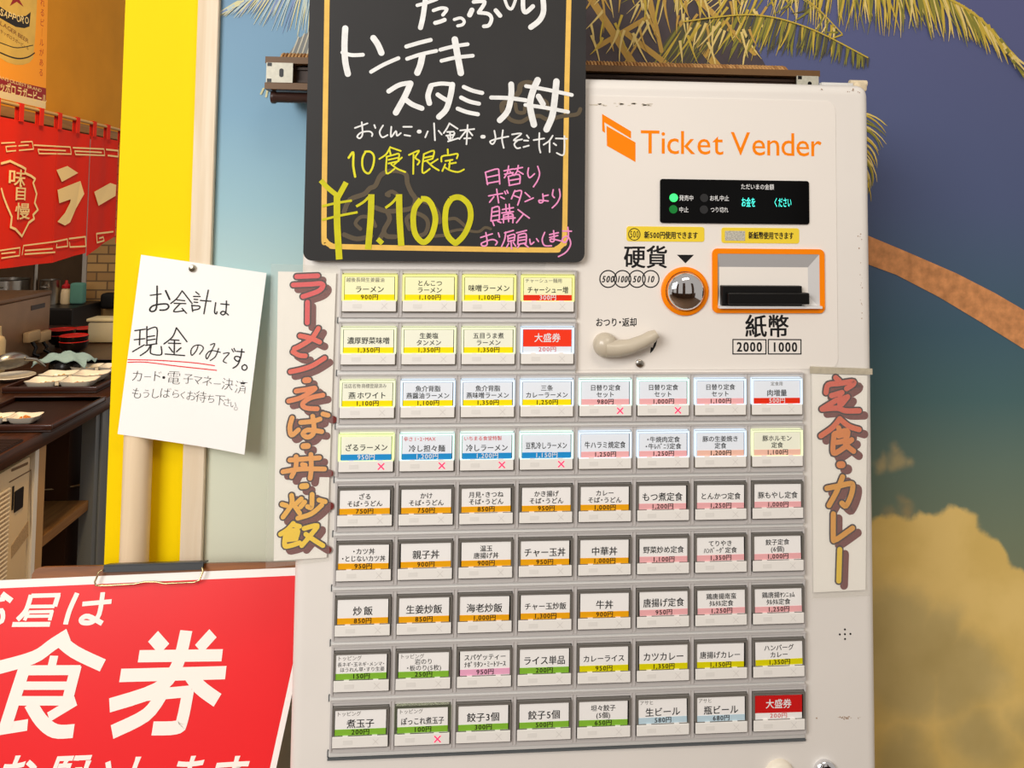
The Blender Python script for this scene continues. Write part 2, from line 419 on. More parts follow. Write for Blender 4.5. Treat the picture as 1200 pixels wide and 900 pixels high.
def frond(name, rach, n, ang, ln, wd, bend, mats, wts, rw=3, seed=1, jit=.12, both=None):
    rnd = random.Random(seed); mb = MB(); sm = smooth(rach, 10)
    for k in range(n):
        t = k/(n-1); p = sm[min(int(t*(len(sm)-1)), len(sm)-1)]
        f = lambda v: v(t) if callable(v) else v
        for base in ([f(ang)] if both is None else [f(ang), f(both)]):
            leaflet(mb, (p[0]+rnd.uniform(-2, 2), p[1]+rnd.uniform(-1, 1)), base+rnd.gauss(0, jit), f(ln)*rnd.uniform(.75, 1.1), wd*rnd.uniform(.7, 1.3), bend+rnd.gauss(0, .15),
                rnd.choices(range(len(mats)), wts)[0], .0006+.000012*k)
    q = [mural_fr.uv(*p) for p in sm]; mb.stroke2(mural_fr, q, rw*.001, .0035)
    return mb.build(name, mats, mural)
R = math.radians
frond('palm_frond', [(800, -160), (950, -190), (1120, -170), (1280, -80)], 170, lambda t: R(110-40*t), lambda t: 110-70*t, 3.4, .1, PG, (4, 4, 3, 2), seed=31)
frond('palm_frond', [(800, -160), (680, -190), (560, -150), (460, -50)], 150, lambda t: R(80+30*t), lambda t: 105-65*t, 3.4, -.1, PG, (3, 4, 3, 3), seed=32)
frond('palm_frond', [(800, -160), (900, -85), (975, -45), (1040, -28), (1105, -3), (1150, 26), (1188, 74)], 270, lambda t: R(112-62*t), lambda t: 104-76*t, 3.1, .1, PG, (5, 4, 3, 1), seed=3)
frond('palm_frond', [(800, 26), (880, 18), (945, 33), (1015, 68)], 170, lambda t: R(122-30*t), lambda t: 74-60*t, 3.0, .05, PG, (1, 5, 0, 7), seed=5, jit=.05, rw=1.6)
frond('palm_frond', [(770, -30), (860, -22), (935, -5), (985, 40)], 60, lambda t: R(115-20*t), lambda t: 66-45*t, 2.4, .3, PG, (3, 3, 3, 3), seed=8, jit=.5, rw=1.4)
frond('palm_frond', [(1010, 132), (1013, 178), (1010, 222)], 26, lambda t: R(10+66*t), lambda t: 37-8*t, 2.2, .75, PG, (3, 2, 4, 0), seed=11, jit=.06)
mb = MB(); rnd = random.Random(4)
mb.poly(mural_fr, [(600, -250), (820, -250), (868, 0), (880, 45), (905, 92), (640, 92)], .0004, mi=1)
for a, b_, wd in (((690, -5), (745, 80), 9), ((800, 28), (842, 80), 10), ((812, -6), (884, 62), 7), ((700, 55), (760, 20), 6), ((735, 40), (790, 82), 7), ((760, -10), (775, 60), 5)):
    mb.stroke2(mural_fr, [mural_fr.uv(*a), mural_fr.uv(*b_)], wd*.001, .0007, mi=0)
for k in range(170):
    leaflet(mb, (rnd.uniform(690, 900), rnd.uniform(-20, 50)) if k < 90 else (rnd.uniform(600, 900), rnd.uniform(-260, -20)), R(rnd.uniform(60, 130)), rnd.uniform(15, 45), 3, rnd.uniform(-.5, .5), rnd.choice((0, 2, 2, 3)), .001+k*.00001)
mb.build('palm_crown', [mat('palm_stalk', (190, 150, 70), .55), mat('palm_shadow', (78, 68, 72), .55, vary=.25, vscale=30), PG[2], PG[0]], mural)
mb = MB()
tr = [(1012, 274), (1060, 294), (1120, 320), (1165, 343), (1760, 690), (1760, 760), (1150, 378), (1100, 348), (1050, 322), (1012, 308)]
mb.poly(mural_fr, tr[:2]+tr[8:], .0006); mb.poly(mural_fr, [tr[1], tr[2], tr[7], tr[8]], .0006); mb.poly(mural_fr, [tr[2], tr[3], tr[6], tr[7]], .0006); mb.poly(mural_fr, tr[3:7], .0006)
mb.build('palm_trunk', mat('palm_bark', (214, 146, 92), .6, vary=.3, vscale=90), mural)
mb = MB(); rnd = random.Random(2)
for k in range(74):
    t = k/73; a = R(100+58*t)
    leaflet(mb, (372-104*t+rnd.uniform(-2, 2), -28+40*t*t+rnd.uniform(-2, 2)), a+rnd.gauss(0, .04), (80-58*t)*rnd.uniform(.75, 1.05), 2.2, -.12,
            rnd.choices((0, 1, 2), (1.2, 2.2-1.2*t, .8+1.5*t))[0], .0006+k*.00001)
mb.build('palm_frond', PB, mural)
mb = MB()
mb.poly(mural_fr, [(338, 64), (352, 44), (420, 0), (420, 66)], .0008, mi=0)
for k in range(10): mb.stroke2(mural_fr, [mural_fr.uv(342+k*6, 64), mural_fr.uv(350+k*6.6, 44-k*4)], .0016, .001, mi=1)
mb.build('thatched_roof', [mat('thatch_grey', (128, 130, 128), .6), mat('thatch_light', (196, 190, 170), .6)], mural)
mb = MB()
for k in range(4): mb.stroke2(mural_fr, [mural_fr.uv(309+k*5, 104), mural_fr.uv(306+k*6, 112+rnd.uniform(-2, 4))], .0022, .001)
mb.build('palm_tip', PB[2], mural)

# ------------------------------------------------------------------ brown rail with rolled blind behind the machine
YR = .116
a = PY(311, 66, YR); b_ = PY(311, 104, YR); xr = PY(961, 90, YR).x; zt, zb = a.z, b_.z; x0 = a.x
rail = empty('blind_headrail', ((x0+xr)/2, YR+.02, zb), 'long brown metal channel rail running behind the top of the ticket machine', 'rail')
BROWN = mat('brown_metal', (108, 78, 48), .4, vary=.06); h = zt-zb
mb = MB().box(x0, xr, YR, YR+.028, zt-.2*h, zt).box(x0, xr, YR, YR+.028, zb, zb+.2*h).box(x0, xr, YR+.024, YR+.028, zb+.2*h, zt-.2*h)
mb.build('channel', BROWN, rail)
mb = MB().box(x0+.03, xr-.025, YR+.012, YR+.0239, zb+.24*h, zt-.24*h).box(x0+.03, xr-.025, YR+.009, YR+.0119, zt-.34*h, zt-.26*h).box(x0+.03, xr-.025, YR+.009, YR+.0119, zb+.26*h, zb+.32*h)
mb.build('inner_track', mat('dark_brown_metal', (66, 48, 38), .45), rail)
ZINC = mat('zinc_plate', (196, 192, 176), .45, .2, vary=.1, vscale=300)
for xa, xb in ((x0+.0015, x0+.0285), (xr-.0265, xr-.002)):
    mb = MB().box(xa, xb, YR-.0008, YR+.001, zb+.2*h, zt-.19*h)
    pl = mb.build('end_plate', ZINC, rail)
    fr = Frame((0, YR-.0009, 0), (1, 0, 0), (0, 0, 1)); cx = (xa+xb)/2+.002; cz = (zt+zb)/2
    MB().slab(fr, rrect(cx-.0022, cx+.0022, cz-.0045, cz+.0045, .002), 0, .0001).build('slot_hole', BLACK, pl)
    m2 = MB()
    for zz in (zb+.26*h, zt-.25*h): m2.slab(fr, rrect(xa+.001, xa+.0055, zz-.0018, zz+.0018, .0003), 0, .0001)
    m2.build('tab_hole', BLACK, pl)
pa = PY(318, 111, YR+.012); pb = PY(420, 111, YR+.012)
mb = MB().lathe([(.0062, 0), (.0068, .001), (.0068, .004), (.0055, .006), (.0055, .6)], (pa.x, YR+.0125, zb-.0069), (1, 0, 0), 20)
mb.build('roller_tube', mat('roller_brown', (62, 40, 34), .35), rail, smooth=40)
mb = MB(); xs = PY(330, 60, .165).x; xe = PY(920, 80, .165).x; cz = (zt+zb)/2+.0045; n = 150; rnd = random.Random(9)
mb.lathe([(.0255, 0), (.0255, xe-xs)], (xs, .1735, cz), (1, 0, 0), 24)
for k in range(n):
    xx = xs+(xe-xs)*(k+.5)/n
    mb.lathe([(.0262, -.0016), (.0276, -.0010), (.0279, 0), (.0276, .0010), (.0262, .0016)], (xx, .1735, cz), (1, 0, 0), 20, mi=rnd.choice((1, 1, 2)))
tag(mb.build('rolled_straw_blind', [mat('straw_brown', (122, 84, 52), .7), mat('straw_tan', (196, 148, 92), .7, vary=.25, vscale=300), mat('straw_mid', (164, 116, 68), .7)], smooth=50), 'rolled woven straw blind hanging behind the brown rail', 'blind')

# ------------------------------------------------------------------ the ticket machine
ml, mr = PY(346, 600, .012).x, PY(1023, 500, .012).x
mt = PY(1000, 99, .012).z
MC = Vector(((ml+mr)/2, .09, FLOOR))
machine = empty('ticket_machine', MC, 'white ticket vending machine with nine rows of menu buttons', 'ticket machine')
mb = MB().rbox(ml, mr, .008, .1, FLOOR, mt, .011, 4)
mb.build('cabinet', WHITE, machine, smooth=40)
mb = MB().box(ml+.02, mr-.02, .1, .112, FLOOR+.02, mt-.02)
mb.build('rear_housing', mat('housing_cream', (214, 208, 196), .5), machine)
p0 = PY(1008, 97, .05)
MB().rbox(p0.x-.010, p0.x+.006, .046, .058, mt-.001, p0.z+.001, .003, 2).tube([(p0.x-.011, .05, p0.z-.001), (p0.x+.006, .05, p0.z-.001)], .0036, 12).build('hinge', mat('hinge_cream', (222, 204, 172), .5, vary=.2, vscale=200), machine, smooth=40)
p1 = PY(963, 97.5, .045); MB().box(p1.x, p0.x-.0102, .045, .05, mt-.001, PY(985, 97, .045).z).build('top_flange', LEDGE, machine)

def mplate(name, x0, y0, x1, y1, r, d0, d1, m, parent=machine):
    a = mach.uv(x0, y0); b = mach.uv(x1, y0); c = mach.uv(x1, y1); e = mach.uv(x0, y1)
    u0_, u1 = (a[0]+e[0])/2, (b[0]+c[0])/2; v1, v0_ = (a[1]+b[1])/2, (c[1]+e[1])/2
    return MB().slab(mach, rrect(u0_, u1, v0_, v1, r*.00077), d0, d1).build(name, m, parent)
mplate('upper_panel', 640, 115, 980, 433, 12, 0, .0007, PANEL)
D = .0008
# logo and title
mb = MB().poly(mach, [(705, 134), (739, 157), (739, 162), (711, 146), (709.5, 158), (705, 154)], D)
mb.v.clear(); mb.f.clear(); mb.m.clear()
mb.poly(mach, [(705.3, 133.5), (739.3, 154), (739.3, 162.5), (708, 143.5)], D); mb.poly(mach, [(705.3, 133.5), (708, 143.5), (709, 156), (705.5, 153.5)], D)
mb.poly(mach, [(710.5, 147.5), (744.5, 167), (744.5, 190), (711, 171)], D)
mb.build('logo', ORANGE, machine)
MB().text(mach, 857.5, 168, 39, 'Ticket Vender', wpx=214, off=.002, d=D).build('title_lettering', ORANGE, machine)
# display
disp = mplate('display', 773, 211, 947, 262, 3, .0007, .0022, mat('black_glass', (5, 5, 6), .15, spec=.15))
DD = .0023
def mdisc(px, py, r, d0, d1, name, m, parent, n=24):
    u, v = mach.uv(px, py); s = r*.00077
    return MB().slab(mach, [(u+s*math.cos(2*math.pi*k/n), v+s*math.sin(2*math.pi*k/n)) for k in range(n)], d0, d1).build(name, m, parent)
for px, py, m in ((788.5, 231.8, mat('lamp_green', (60, 240, 110), .3, emit=1.0, ergb=(60, 250, 120))), (788, 245.3, mat('lamp_dim_green', (20, 120, 50), .3, emit=.15)), (824, 232, mat('lamp_off', (46, 46, 47), .3)), (823.7, 245.6, mat('lamp_off', (46, 46, 47), .3))):
    mdisc(px, py, 5, DD-.0004, DD+.0008, 'indicator_lamp', m, disp)
WHT = mat('white_print', (235, 235, 235), .5)
mb = MB()
for t, x, y, h_, w_ in (('発売中', 803.5, 232, 7, 17), ('中止', 800.5, 245.7, 7, 11.5), ('お札中止', 842, 232.3, 7, 23), ('つり切れ', 842, 245.8, 7, 21), ('ただいまの金額', 886.5, 219, 7, 39)):
    mb.text(mach, x, y, h_, t, wpx=w_, d=DD, off=.006)
mb.build('lettering', WHT, disp)
CY = mat('display_cyan', (70, 240, 220), .4, emit=.9, ergb=(80, 245, 225))
mb = MB().text(mach, 876, 237, 12, 'お金を', wpx=17, d=DD, off=.006).text(mach, 916, 237.3, 12, 'ください', wpx=21, d=DD, off=.006)
mb.build('display_message', CY, disp)
# yellow stickers
YST = mat('sticker_yellow', (242, 212, 60), .45)
for x0_, x1_, y0_, y1_, kind in ((734, 825, 265.5, 283, 0), (845, 936, 267, 285, 1)):
    st = mplate('sticker', x0_, y0_, x1_, y1_, 3, .0007, .0011, YST)
    mb = MB()
    if kind == 0:
        u, v = mach.uv(743, 274.5); s = 7*.00077
        ring = [(u+s*math.cos(k*math.pi/12), v+s*math.sin(k*math.pi/12)) for k in range(25)]; mb.stroke2(mach, ring, .0007, .0013)
        mb.text(mach, 743, 274.5, 11, '500', wpx=11, d=.0013).text(mach, 786, 275.5, 9, '新500円使用できます', wpx=63, d=.0013, bold=.02)
    else: mb.text(mach, 903, 276, 9, '新紙幣使用できます', wpx=53, d=.0013, bold=.02)
    mb.build('lettering', INK, st)
    if kind == 1:
        mb = MB().slab(mach, rrect(*[mach.uv(849, 270)[0], mach.uv(872.5, 270)[0]], mach.uv(860, 282)[1], mach.uv(860, 270.5)[1], .0005), .0011, .0013)
        bill = mb.build('banknote_picture', mat('note_grey', (196, 192, 178), .6, vary=.5, vscale=900), st)
# printed words
mb = MB()
mb.text(mach, 756.5, 301, 28, '硬貨', wpx=52, d=D, bold=.016)
mb.poly(mach, [(793, 298.5), (813, 298.5), (803, 308.5)], D)
mc = mb; mb = MB()
mb.text(mach, 898.5, 382, 28, '紙幣', wpx=52, d=D, bold=.016)
mb.text(mach, 877.8, 406.3, 15.5, '2000', wpx=31, d=D, bold=.024).text(mach, 919, 406.5, 15.5, '1000', wpx=31, d=D, bold=.024)
for bx0, bx1 in ((858.5, 897.2), (900, 938.2)):
    q = [mach.uv(*p) for p in ((bx0, 397.7), (bx1, 397.9), (bx1, 414.6), (bx0, 414.6), (bx0, 397.7))]; mb.stroke2(mach, q, .00105, D)
mb.build('banknote_lettering', INK, machine); mb = mc
for cx, t, w_ in ((712.5, '500', 15), (729.3, '100', 13), (746.2, '50', 10), (762.3, '10', 9)):
    u, v = mach.uv(cx, 326.8); s = 10*.00077
    mb.stroke2(mach, [(u+s*math.cos(k*math.pi/16), v+s*math.sin(k*math.pi/16)) for k in range(33)], .0011, D)
    mb.text(mach, cx, 327, 10.5, t, wpx=w_, d=D, slant=.2, bold=.024)
mb.build('coin_lettering', INK, machine)
mb = MB().text(mach, 722, 377.5, 11, 'おつり・返却', wpx=48.5, d=D, bold=.016)
mb.poly(mach, [(670+x/3.2432, 250+y/3.2432) for x, y in ((318, 458), (325, 459), (324, 482), (318, 504), (308, 521), (297, 532), (300, 508), (307, 510), (314, 488))], D)
mb.build('return_lettering', INK, machine)
# coin slot
u, v = mach.uv(802, 341)
ring = MB(); s1, s2 = 29*.00077, 23.5*.00077
c = mach.p3(u, v, 0)
ring.lathe([(s1, .0005), (s1, .0022), (s1-.001, .0028), (s2+.0005, .0028), (s2, .0022), (s2, .0005)], c, (0, -1, 0), 40)
coin = ring.build('coin_ring', ORANGE, machine, smooth=40)
cp = [(23*.00077, .0008), (23*.00077, .004)]+[(22.4*.00077*math.cos(R(a)), .005+.0075*math.sin(R(a))) for a in range(5, 91, 8)]
MB().lathe(cp, c, (0, -1, 0), 40).build('coin_dome', CHROME, coin, smooth=60)
# banknote slot
fx0, fx1 = mach.uv(834, 330)[0], mach.uv(965, 330)[0]; fz0, fz1 = mach.uv(900, 366.5)[1], mach.uv(900, 291.5)[1]
ix0, ix1 = mach.uv(840, 330)[0], mach.uv(959, 330)[0]; iz0, iz1 = mach.uv(900, 360.5)[1], mach.uv(900, 297.5)[1]
def ringplate(mb, o, i, d0, d1, mi=0):
    n = len(o); fr = mach
    vs = [fr.p3(*p, d1) for p in o]+[fr.p3(*p, d1) for p in i]+[fr.p3(*p, d0) for p in o]+[fr.p3(*p, d0) for p in i]
    fs = []
    for k in range(n):
        j = (k+1) % n; fs += [(k, j, n+j, n+k), (2*n+k, 2*n+j, j, k), (n+k, n+j, 3*n+j, 3*n+k)]
    mb.add(vs, fs, mi)
mb = MB(); ringplate(mb, rrect(fx0, fx1, fz0, fz1, .005), rrect(ix0, ix1, iz0, iz1, .0012), .0005, .0026)
slot = mb.build('banknote_frame', ORANGE, machine)
# recess: a tray standing proud of the sheet with walls sloping inwards
mb = MB(); dp = .0006
jx0, jx1, jz0, jz1 = ix0+.002, ix1-.011, iz0+.012, iz1-.013
o4 = [(ix0, iz0), (ix1, iz0), (ix1, iz1), (ix0, iz1)]; i4 = [(jx0, jz0), (jx1, jz0), (jx1, jz1), (jx0, jz1)]
vs = [mach.p3(*p, .0024) for p in o4]+[mach.p3(*p, dp) for p in i4]
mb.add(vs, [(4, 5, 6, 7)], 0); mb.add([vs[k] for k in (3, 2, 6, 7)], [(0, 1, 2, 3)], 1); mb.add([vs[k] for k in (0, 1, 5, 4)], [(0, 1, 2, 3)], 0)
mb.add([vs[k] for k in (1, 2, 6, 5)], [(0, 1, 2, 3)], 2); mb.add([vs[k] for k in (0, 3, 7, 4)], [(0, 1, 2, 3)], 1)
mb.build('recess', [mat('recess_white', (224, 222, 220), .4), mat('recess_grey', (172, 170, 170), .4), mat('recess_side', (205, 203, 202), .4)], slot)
mb = MB()
bx0, bx1 = mach.uv(843, 345)[0], mach.uv(936, 345)[0]; bz0, bz1 = mach.uv(890, 357.5)[1], mach.uv(890, 334)[1]
mb.rbox(bx0, bx1, .0005, .0072, bz0, bz1, .0008, 2)
mb.rbox(bx0+.004, bx1+.005, -.004, .004, bz0+.002, bz0+.0125, .001, 2)
mb.build('note_intake', mat('intake_black', (14, 13, 13), .28), slot)
MB().box(ix0, ix1, .0004, .006, iz0, iz0+.0022).build('tray_lip', mat('recess_white', (224, 222, 220), .4), slot)
# return lever
LEV = mat('lever_grey', (196, 184, 164), .32, coat=.3)
c = mach.p3(*mach.uv(708, 403), 0)
mb = MB().lathe([(.0105, 0), (.0112, .005), (.0105, .010), (.007, .0135), (.002, .015), (0, .0151)], c, (0, -1, 0), 28)
pts = smooth3 = [c+Vector((dx, dy, dz)) for dx, dy, dz in ((0, -.0085, -.0025), (.010, -.0095, -.0025), (.022, -.011, -.0005), (.033, -.012, .004), (.041, -.0125, .0085), (.0455, -.0125, .0112))]
mb.tube(pts, [.0082, .0078, .0068, .0062, .0058, .0040], 14)
mb.build('return_lever', LEV, machine, smooth=60)
c = mach.p3(*mach.uv(749, 425.5), 0)
MB().lathe([(.0036, 0), (.0036, .0028), (.0028, .0034), (0, .0035)], c, (0, -1, 0), 18).build('rivet', STEEL, machine, smooth=40)
# speaker holes, scuffs, locks
mb = MB()
for dx, dy in ((0, 0), (-6, 0.3), (6.5, -.3), (0, -5.5), (0.2, 5.7)):
    u, v = mach.uv(990+dx, 743+dy); mb.slab(mach, [(u+.0009*math.cos(k*math.pi/5), v+.0009*math.sin(k*math.pi/5)) for k in range(10)], .0001, .0003)
mb.build('speaker_hole', BLACK, machine)
mb = MB(); rnd = random.Random(12)
for cx, cy, w_, h_, n in ((1002, 107, 12, 2, 10), (963, 104, 2, 2, 3), (1012, 330, 5, 40, 40), (1016, 395, 3, 25, 20), (1009, 278, 3, 4, 6), (995, 841, 12, 2, 22), (957, 842, 1, 1, 1), (735, 182, 1, 1, 1)):
    for k in range(n):
        u, v = mach.uv(rnd.gauss(cx, w_*.5), rnd.gauss(cy, h_*.5)); s = rnd.uniform(.0002, .0007)
        if u > mr-.011: continue
        mb.slab(mach, [(u+s*math.cos(t)*rnd.uniform(.6, 1.5), v+s*math.sin(t)) for t in (0, 1.2, 2.4, 3.6, 5)], .00005, .0002)
mb.build('scuff_mark', mat('scuff_brown', (160, 128, 98), .7), machine)
mb = MB()
for k in range(26):
    u, v = mach.uv(rnd.uniform(692, 764), rnd.gauss(122.5, 1.2)); s = rnd.uniform(.0006, .0016)
    mb.slab(mach, [(u+s*math.cos(t)*1.8, v+s*.6*math.sin(t)) for t in (0, 1.2, 2.4, 3.6, 5)], .0007, .00085)
mb.build('tape_residue', mat('residue_beige', (214, 204, 188), .7), machine)
c = mach.p3(*mach.uv(965.5, 902), 0)
lk = MB().lathe([(.0098, 0), (.0098, .004), (.0085, .0055), (.0068, .006), (.0064, .0045), (.0064, .002)], c, (0, -1, 0), 32).build('lock_bezel', CHROME, machine, smooth=40)
MB().lathe([(.0063, .001), (.0063, .004), (0, .0041)], c, (0, -1, 0), 24).build('lock_core', mat('lock_dark', (40, 30, 26), .3, .7), lk, smooth=40)
c = mach.p3(*mach.uv(913, 907), 0)
kn = MB().lathe([(.0135, 0), (.0132, .003), (.0115, .0055), (.008, .0068), (0, .007)], c, (0, -1, 0), 32).build('latch_knob', mat('knob_cream', (236, 226, 208), .35), machine, smooth=40)
MB().rbox(c.x-.0018, c.x+.0016, c.y-.0074, c.y-.006, c.z+.0045, c.z+.0085, .0008, 2).build('key_slot', BLACK, kn)

# button bank
PXm, PZm = .053, .04644; BW, BH = .0481, .0338
rows = [[0, 1, 2, 3]]*2+[list(range(8))]*7
STRIP = mat('strip_grey', (92, 96, 98), .4)
for r, cs in enumerate(rows):
    xb = cs[-1]*PXm+BW+.0026; z0 = -r*PZm-BH
    lg = MB().rbox(-.0038, xb, .0052, .0085, z0-.0106, z0-.0052, .0012, 2).build('row_ledge', LEDGE, machine, smooth=40)
    MB().box(-.0046, -.0039, .006, .0083, z0-.0106, z0-.0052).build('end_cap', STRIP, lg)
MB().box(-.0042, 7*PXm+BW+.0025, .0046, .0082, -8*PZm-BH-.0125, -8*PZm-BH-.0108).build('bottom_strip', STRIP, machine)

Y_, O_, P_, G_, B_, R_, L_, K_, V_ = 'band_yellow', 'band_orange', 'band_pink', 'band_green', 'band_blue', 'band_red', 'band_lime', 'band_ice', 'band_mauve'
S_ = 'band_salmon'
BANDS = {Y_: (250, 226, 0), O_: (240, 168, 10), P_: (240, 176, 178), G_: (132, 186, 54), B_: (30, 140, 205), R_: (226, 44, 12), L_: (222, 212, 0), K_: (190, 214, 226), V_: (238, 170, 200), S_: (240, 190, 170)}
b = lambda *lines, p, c=Y_, pc=None, s=None, sc=None, x=0: dict(t=lines, p=p+'円', c=c, pc=pc, s=s, sc=sc, x=x)
GRID = [
 [b('ラーメン', s='越後長岡生姜醤油', p='900'), b('とんこつ', 'ラーメン', p='1,100'), b('味噌ラーメン', p='1,100'), b('チャーシュー増', s='チャーシュー麺用', p='300', c=R_, pc='w')],
 [b('濃厚野菜味噌', p='1,350'), b('生姜塩', 'タンメン', p='1,350'), b('五目うま煮', 'ラーメン', p='1,350'), b('大盛券', p='200', c='BIG')],
 [b('燕 ホワイト', s='当店名物 商標登録済み', p='1,100'), b('魚介背脂', '燕醤油ラーメン', p='1,100'), b('魚介背脂', '燕味噌ラーメン', p='1,350'), b('三条', 'カレーラーメン', p='1,250'), b('日替り定食', 'セット', p='980', c=P_, x=1), b('日替り定食', 'セット', p='1,000', c=P_, x=1), b('日替り定食', 'セット', p='1,100', c=P_), b('肉増量', s='定食用', p='500', c=R_, pc='w', sc='m')],
 [b('ざるラーメン', p='950', c=B_, pc='w', x=1), b('冷し担々麺', s='辛さ 1・2・MAX', sc='r', p='1,200', c=B_, pc='w', x=1), b('冷しラーメン', s='いちまる食堂特製', sc='r', p='1,200', c=B_, pc='w', x=1), b('豆乳冷しラーメン', p='1,150', c=B_, pc='w', x=1), b('牛ハラミ焼定食', p='1,250', c=P_), b('・牛焼肉定食', '・牛ﾚﾊﾞﾆﾗ定食', p='1,250', c=P_), b('豚の生姜焼き', '定食', p='1,200', c=S_), b('豚ホルモン', '定食', p='1,100', c=S_)],
 [b('ざる', 'そば・うどん', p='750', c=O_), b('かけ', 'そば・うどん', p='750', c=O_), b('月見・きつね', 'そば・うどん', p='850', c=O_), b('かき揚げ', 'そば・うどん', p='950', c=O_), b('カレー', 'そば・うどん', p='1,000', c=O_), b('もつ煮定食', p='1,200', c=P_), b('とんかつ定食', p='1,250', c=P_), b('豚もやし定食', p='1,000', c=P_)],
 [b('・カツ丼', '・とじないカツ丼', p='950', c=O_), b('親子丼', p='900', c=O_), b('温玉', '唐揚げ丼', p='900', c=O_), b('チャー玉丼', p='950', c=O_), b('中華丼', p='1,000', c=O_), b('野菜炒め定食', p='1,100', c=P_), b('てりやき', 'ﾊﾝﾊﾞｰｸﾞ定食', p='1,350', c=P_), b('餃子定食', '(6個)', p='1,000', c=P_)],
 [b('炒　飯', p='850', c=O_), b('生姜炒飯', p='850', c=O_), b('海老炒飯', p='1,000', c=O_), b('チャー玉炒飯', p='1,300', c=O_), b('牛丼', p='900', c=O_), b('唐揚げ定食', p='950', c=P_), b('鶏唐揚南蛮', 'ﾀﾙﾀﾙ定食', p='1,250', c=P_), b('鶏唐揚ﾔﾝﾆｮﾑ', 'ﾀﾙﾀﾙ定食', p='1,250', c=P_)],
 [b('長ネギ・玉ネギ・メンマ・', 'ほうれん草・すり生姜', s='トッピング', p='150', c=G_), b('岩のり', '・板のり(5枚)', s='トッピング', p='250', c=G_), b('スパゲッティー', 'ﾅﾎﾟﾘﾀﾝ・ﾐｰﾄｿｰｽ', p='950', c=V_), b('ライス単品', p='200', c=G_), b('カレーライス', p='950', c=L_), b('カツカレー', p='1,350', c=L_), b('唐揚げカレー', p='1,150', c=L_), b('ハンバーグ', 'カレー', p='1,350', c=L_)],
 [b('煮玉子', s='トッピング', p='200', c=G_), b('ぽっこれ煮玉子', s='トッピング', p='100', c=G_, x=1), b('餃子3個', p='300', c=G_), b('餃子5個', p='500', c=G_), b('坦々餃子', '(5個)', p='650', c=G_), b('生ビール', s='アサヒ', p='580', c=K_), b('瓶ビール', s='アサヒ', p='680', c=K_), b('大盛券', p='200', c='BIG')],
]
CLEAR = film('button_cap_clear', (248, 248, 248), .07, .1)
FLAP = mat('flap_white', (240, 236, 230), .4); FLAPMARK = mat('flap_mark', (230, 226, 220), .5)
RIMD = mat('rim_dark', (112, 108, 102), .2, coat=.6)
RED = mat('red_print', (214, 40, 30), .5); GREY = mat('grey_print', (120, 116, 110), .5)
XR = mat('sold_out_red', (250, 60, 100), .4, emit=.75, ergb=(255, 60, 105)); XOFF = mat('cross_faint', (218, 213, 208), .5)
# shared meshes, in the button's own coordinates: x 0..BW, z 0..-BH, face at y=0
def mk(f):
    m = MB(); f(m); return m
def housing(m):
    ox0, ox1, oz1, oz0 = -.0024, BW+.0025, .0040, -BH-.0050
    fr = Frame((0, .0085, 0), (1, 0, 0), (0, 0, 1))
    def ring(o, i, d0, d1, mi):
        n = 4; vs = [fr.p3(*p, d1) for p in o]+[fr.p3(*p, d1) for p in i]+[fr.p3(*p, d0) for p in o]+[fr.p3(*p, d0) for p in i]
        m.add(vs, [g for k in range(4) for g in ((k, (k+1) % 4, n+(k+1) % 4, n+k), (2*n+k, 2*n+(k+1) % 4, (k+1) % 4, k), (n+k, n+(k+1) % 4, 3*n+(k+1) % 4, 3*n+k))], mi)
    R4 = lambda a, b_, c_, d_: [(a, c_), (b_, c_), (b_, d_), (a, d_)]
    ring(R4(ox0, ox1, oz0, oz1), R4(-.0004, BW+.0004, -BH-.0004, .0004), 0, .0058, 0)
    m.box(-.0004, BW+.0004, .0075, .0085, -BH-.0004, .0004, 1)
    m.rbox(ox0+.0008, ox0+.0022, .0020, .0030, oz0+.001, oz1-.001, .0003, 1); m.rbox(ox1-.0022, ox1-.0008, .0020, .0030, oz0+.001, oz1-.001, .0003, 1)
    m.box(ox0, ox1, .0018, .0030, oz1-.0008, oz1)
def rim(m):
    fr = Frame((0, 0, 0), (1, 0, 0), (0, 0, 1)); t = .0017
    o = rrect(0, BW, -BH*.72, 0, .0012, 3); i = rrect(t, BW-t, -BH*.69, -t*1.25, .0008, 3); n = len(o)
    i2 = i
    vs = [fr.p3(*p, 0) for p in o]+[fr.p3(*p, 0) for p in i]+[fr.p3(*p, -.006) for p in o]+[fr.p3(*p, -.0010) for p in i]
    m.add(vs, [g for k in range(n) for g in ((k, (k+1) % n, n+(k+1) % n, n+k), (2*n+k, 2*n+(k+1) % n, (k+1) % n, k), (n+k, n+(k+1) % n, 3*n+(k+1) % n, 3*n+k))])
    m.rbox(0, BW, 0, .006, -BH, -BH*.7201, .0006, 2, 1)
    m.rbox(.0004, BW-.0004, -.00015, .001, -.0006, -.0001, .0002, 1, 1)
def flap(m):
    z0, z1 = -BH+.0009, -BH*.70
    m.rbox(.0003, BW-.0006, -.0006, .0004, z0, z1, .0003, 2)
    for x in (.009, .034): m.box(x, x+.0045, -.0004, .0006, z1, z1+.0006)
def flapmark(m):
    fr = Frame((0, -.0007, 0), (1, 0, 0), (0, 0, 1)); m.slab(fr, rrect(.0095, .0175, -BH*.89, -BH*.78, .0004), 0, .00008)
def cross(m, w_):
    fr = Frame((0, -.0007, 0), (1, 0, 0), (0, 0, 1)); cx, cz, s = .0372, -BH*.835, .0024
    m.stroke2(fr, [(cx-s, cz-s), (cx+s, cz+s)], w_, .0001); m.stroke2(fr, [(cx-s, cz+s), (cx+s, cz-s)], w_, .0001)
def redglow(m):
    m.box(.024, BW-.0002, -.0010, .0002, -BH-.0002, -BH+.0005); m.box(BW-.0011, BW-.0002, -.0010, .0002, -BH, -BH*.80)
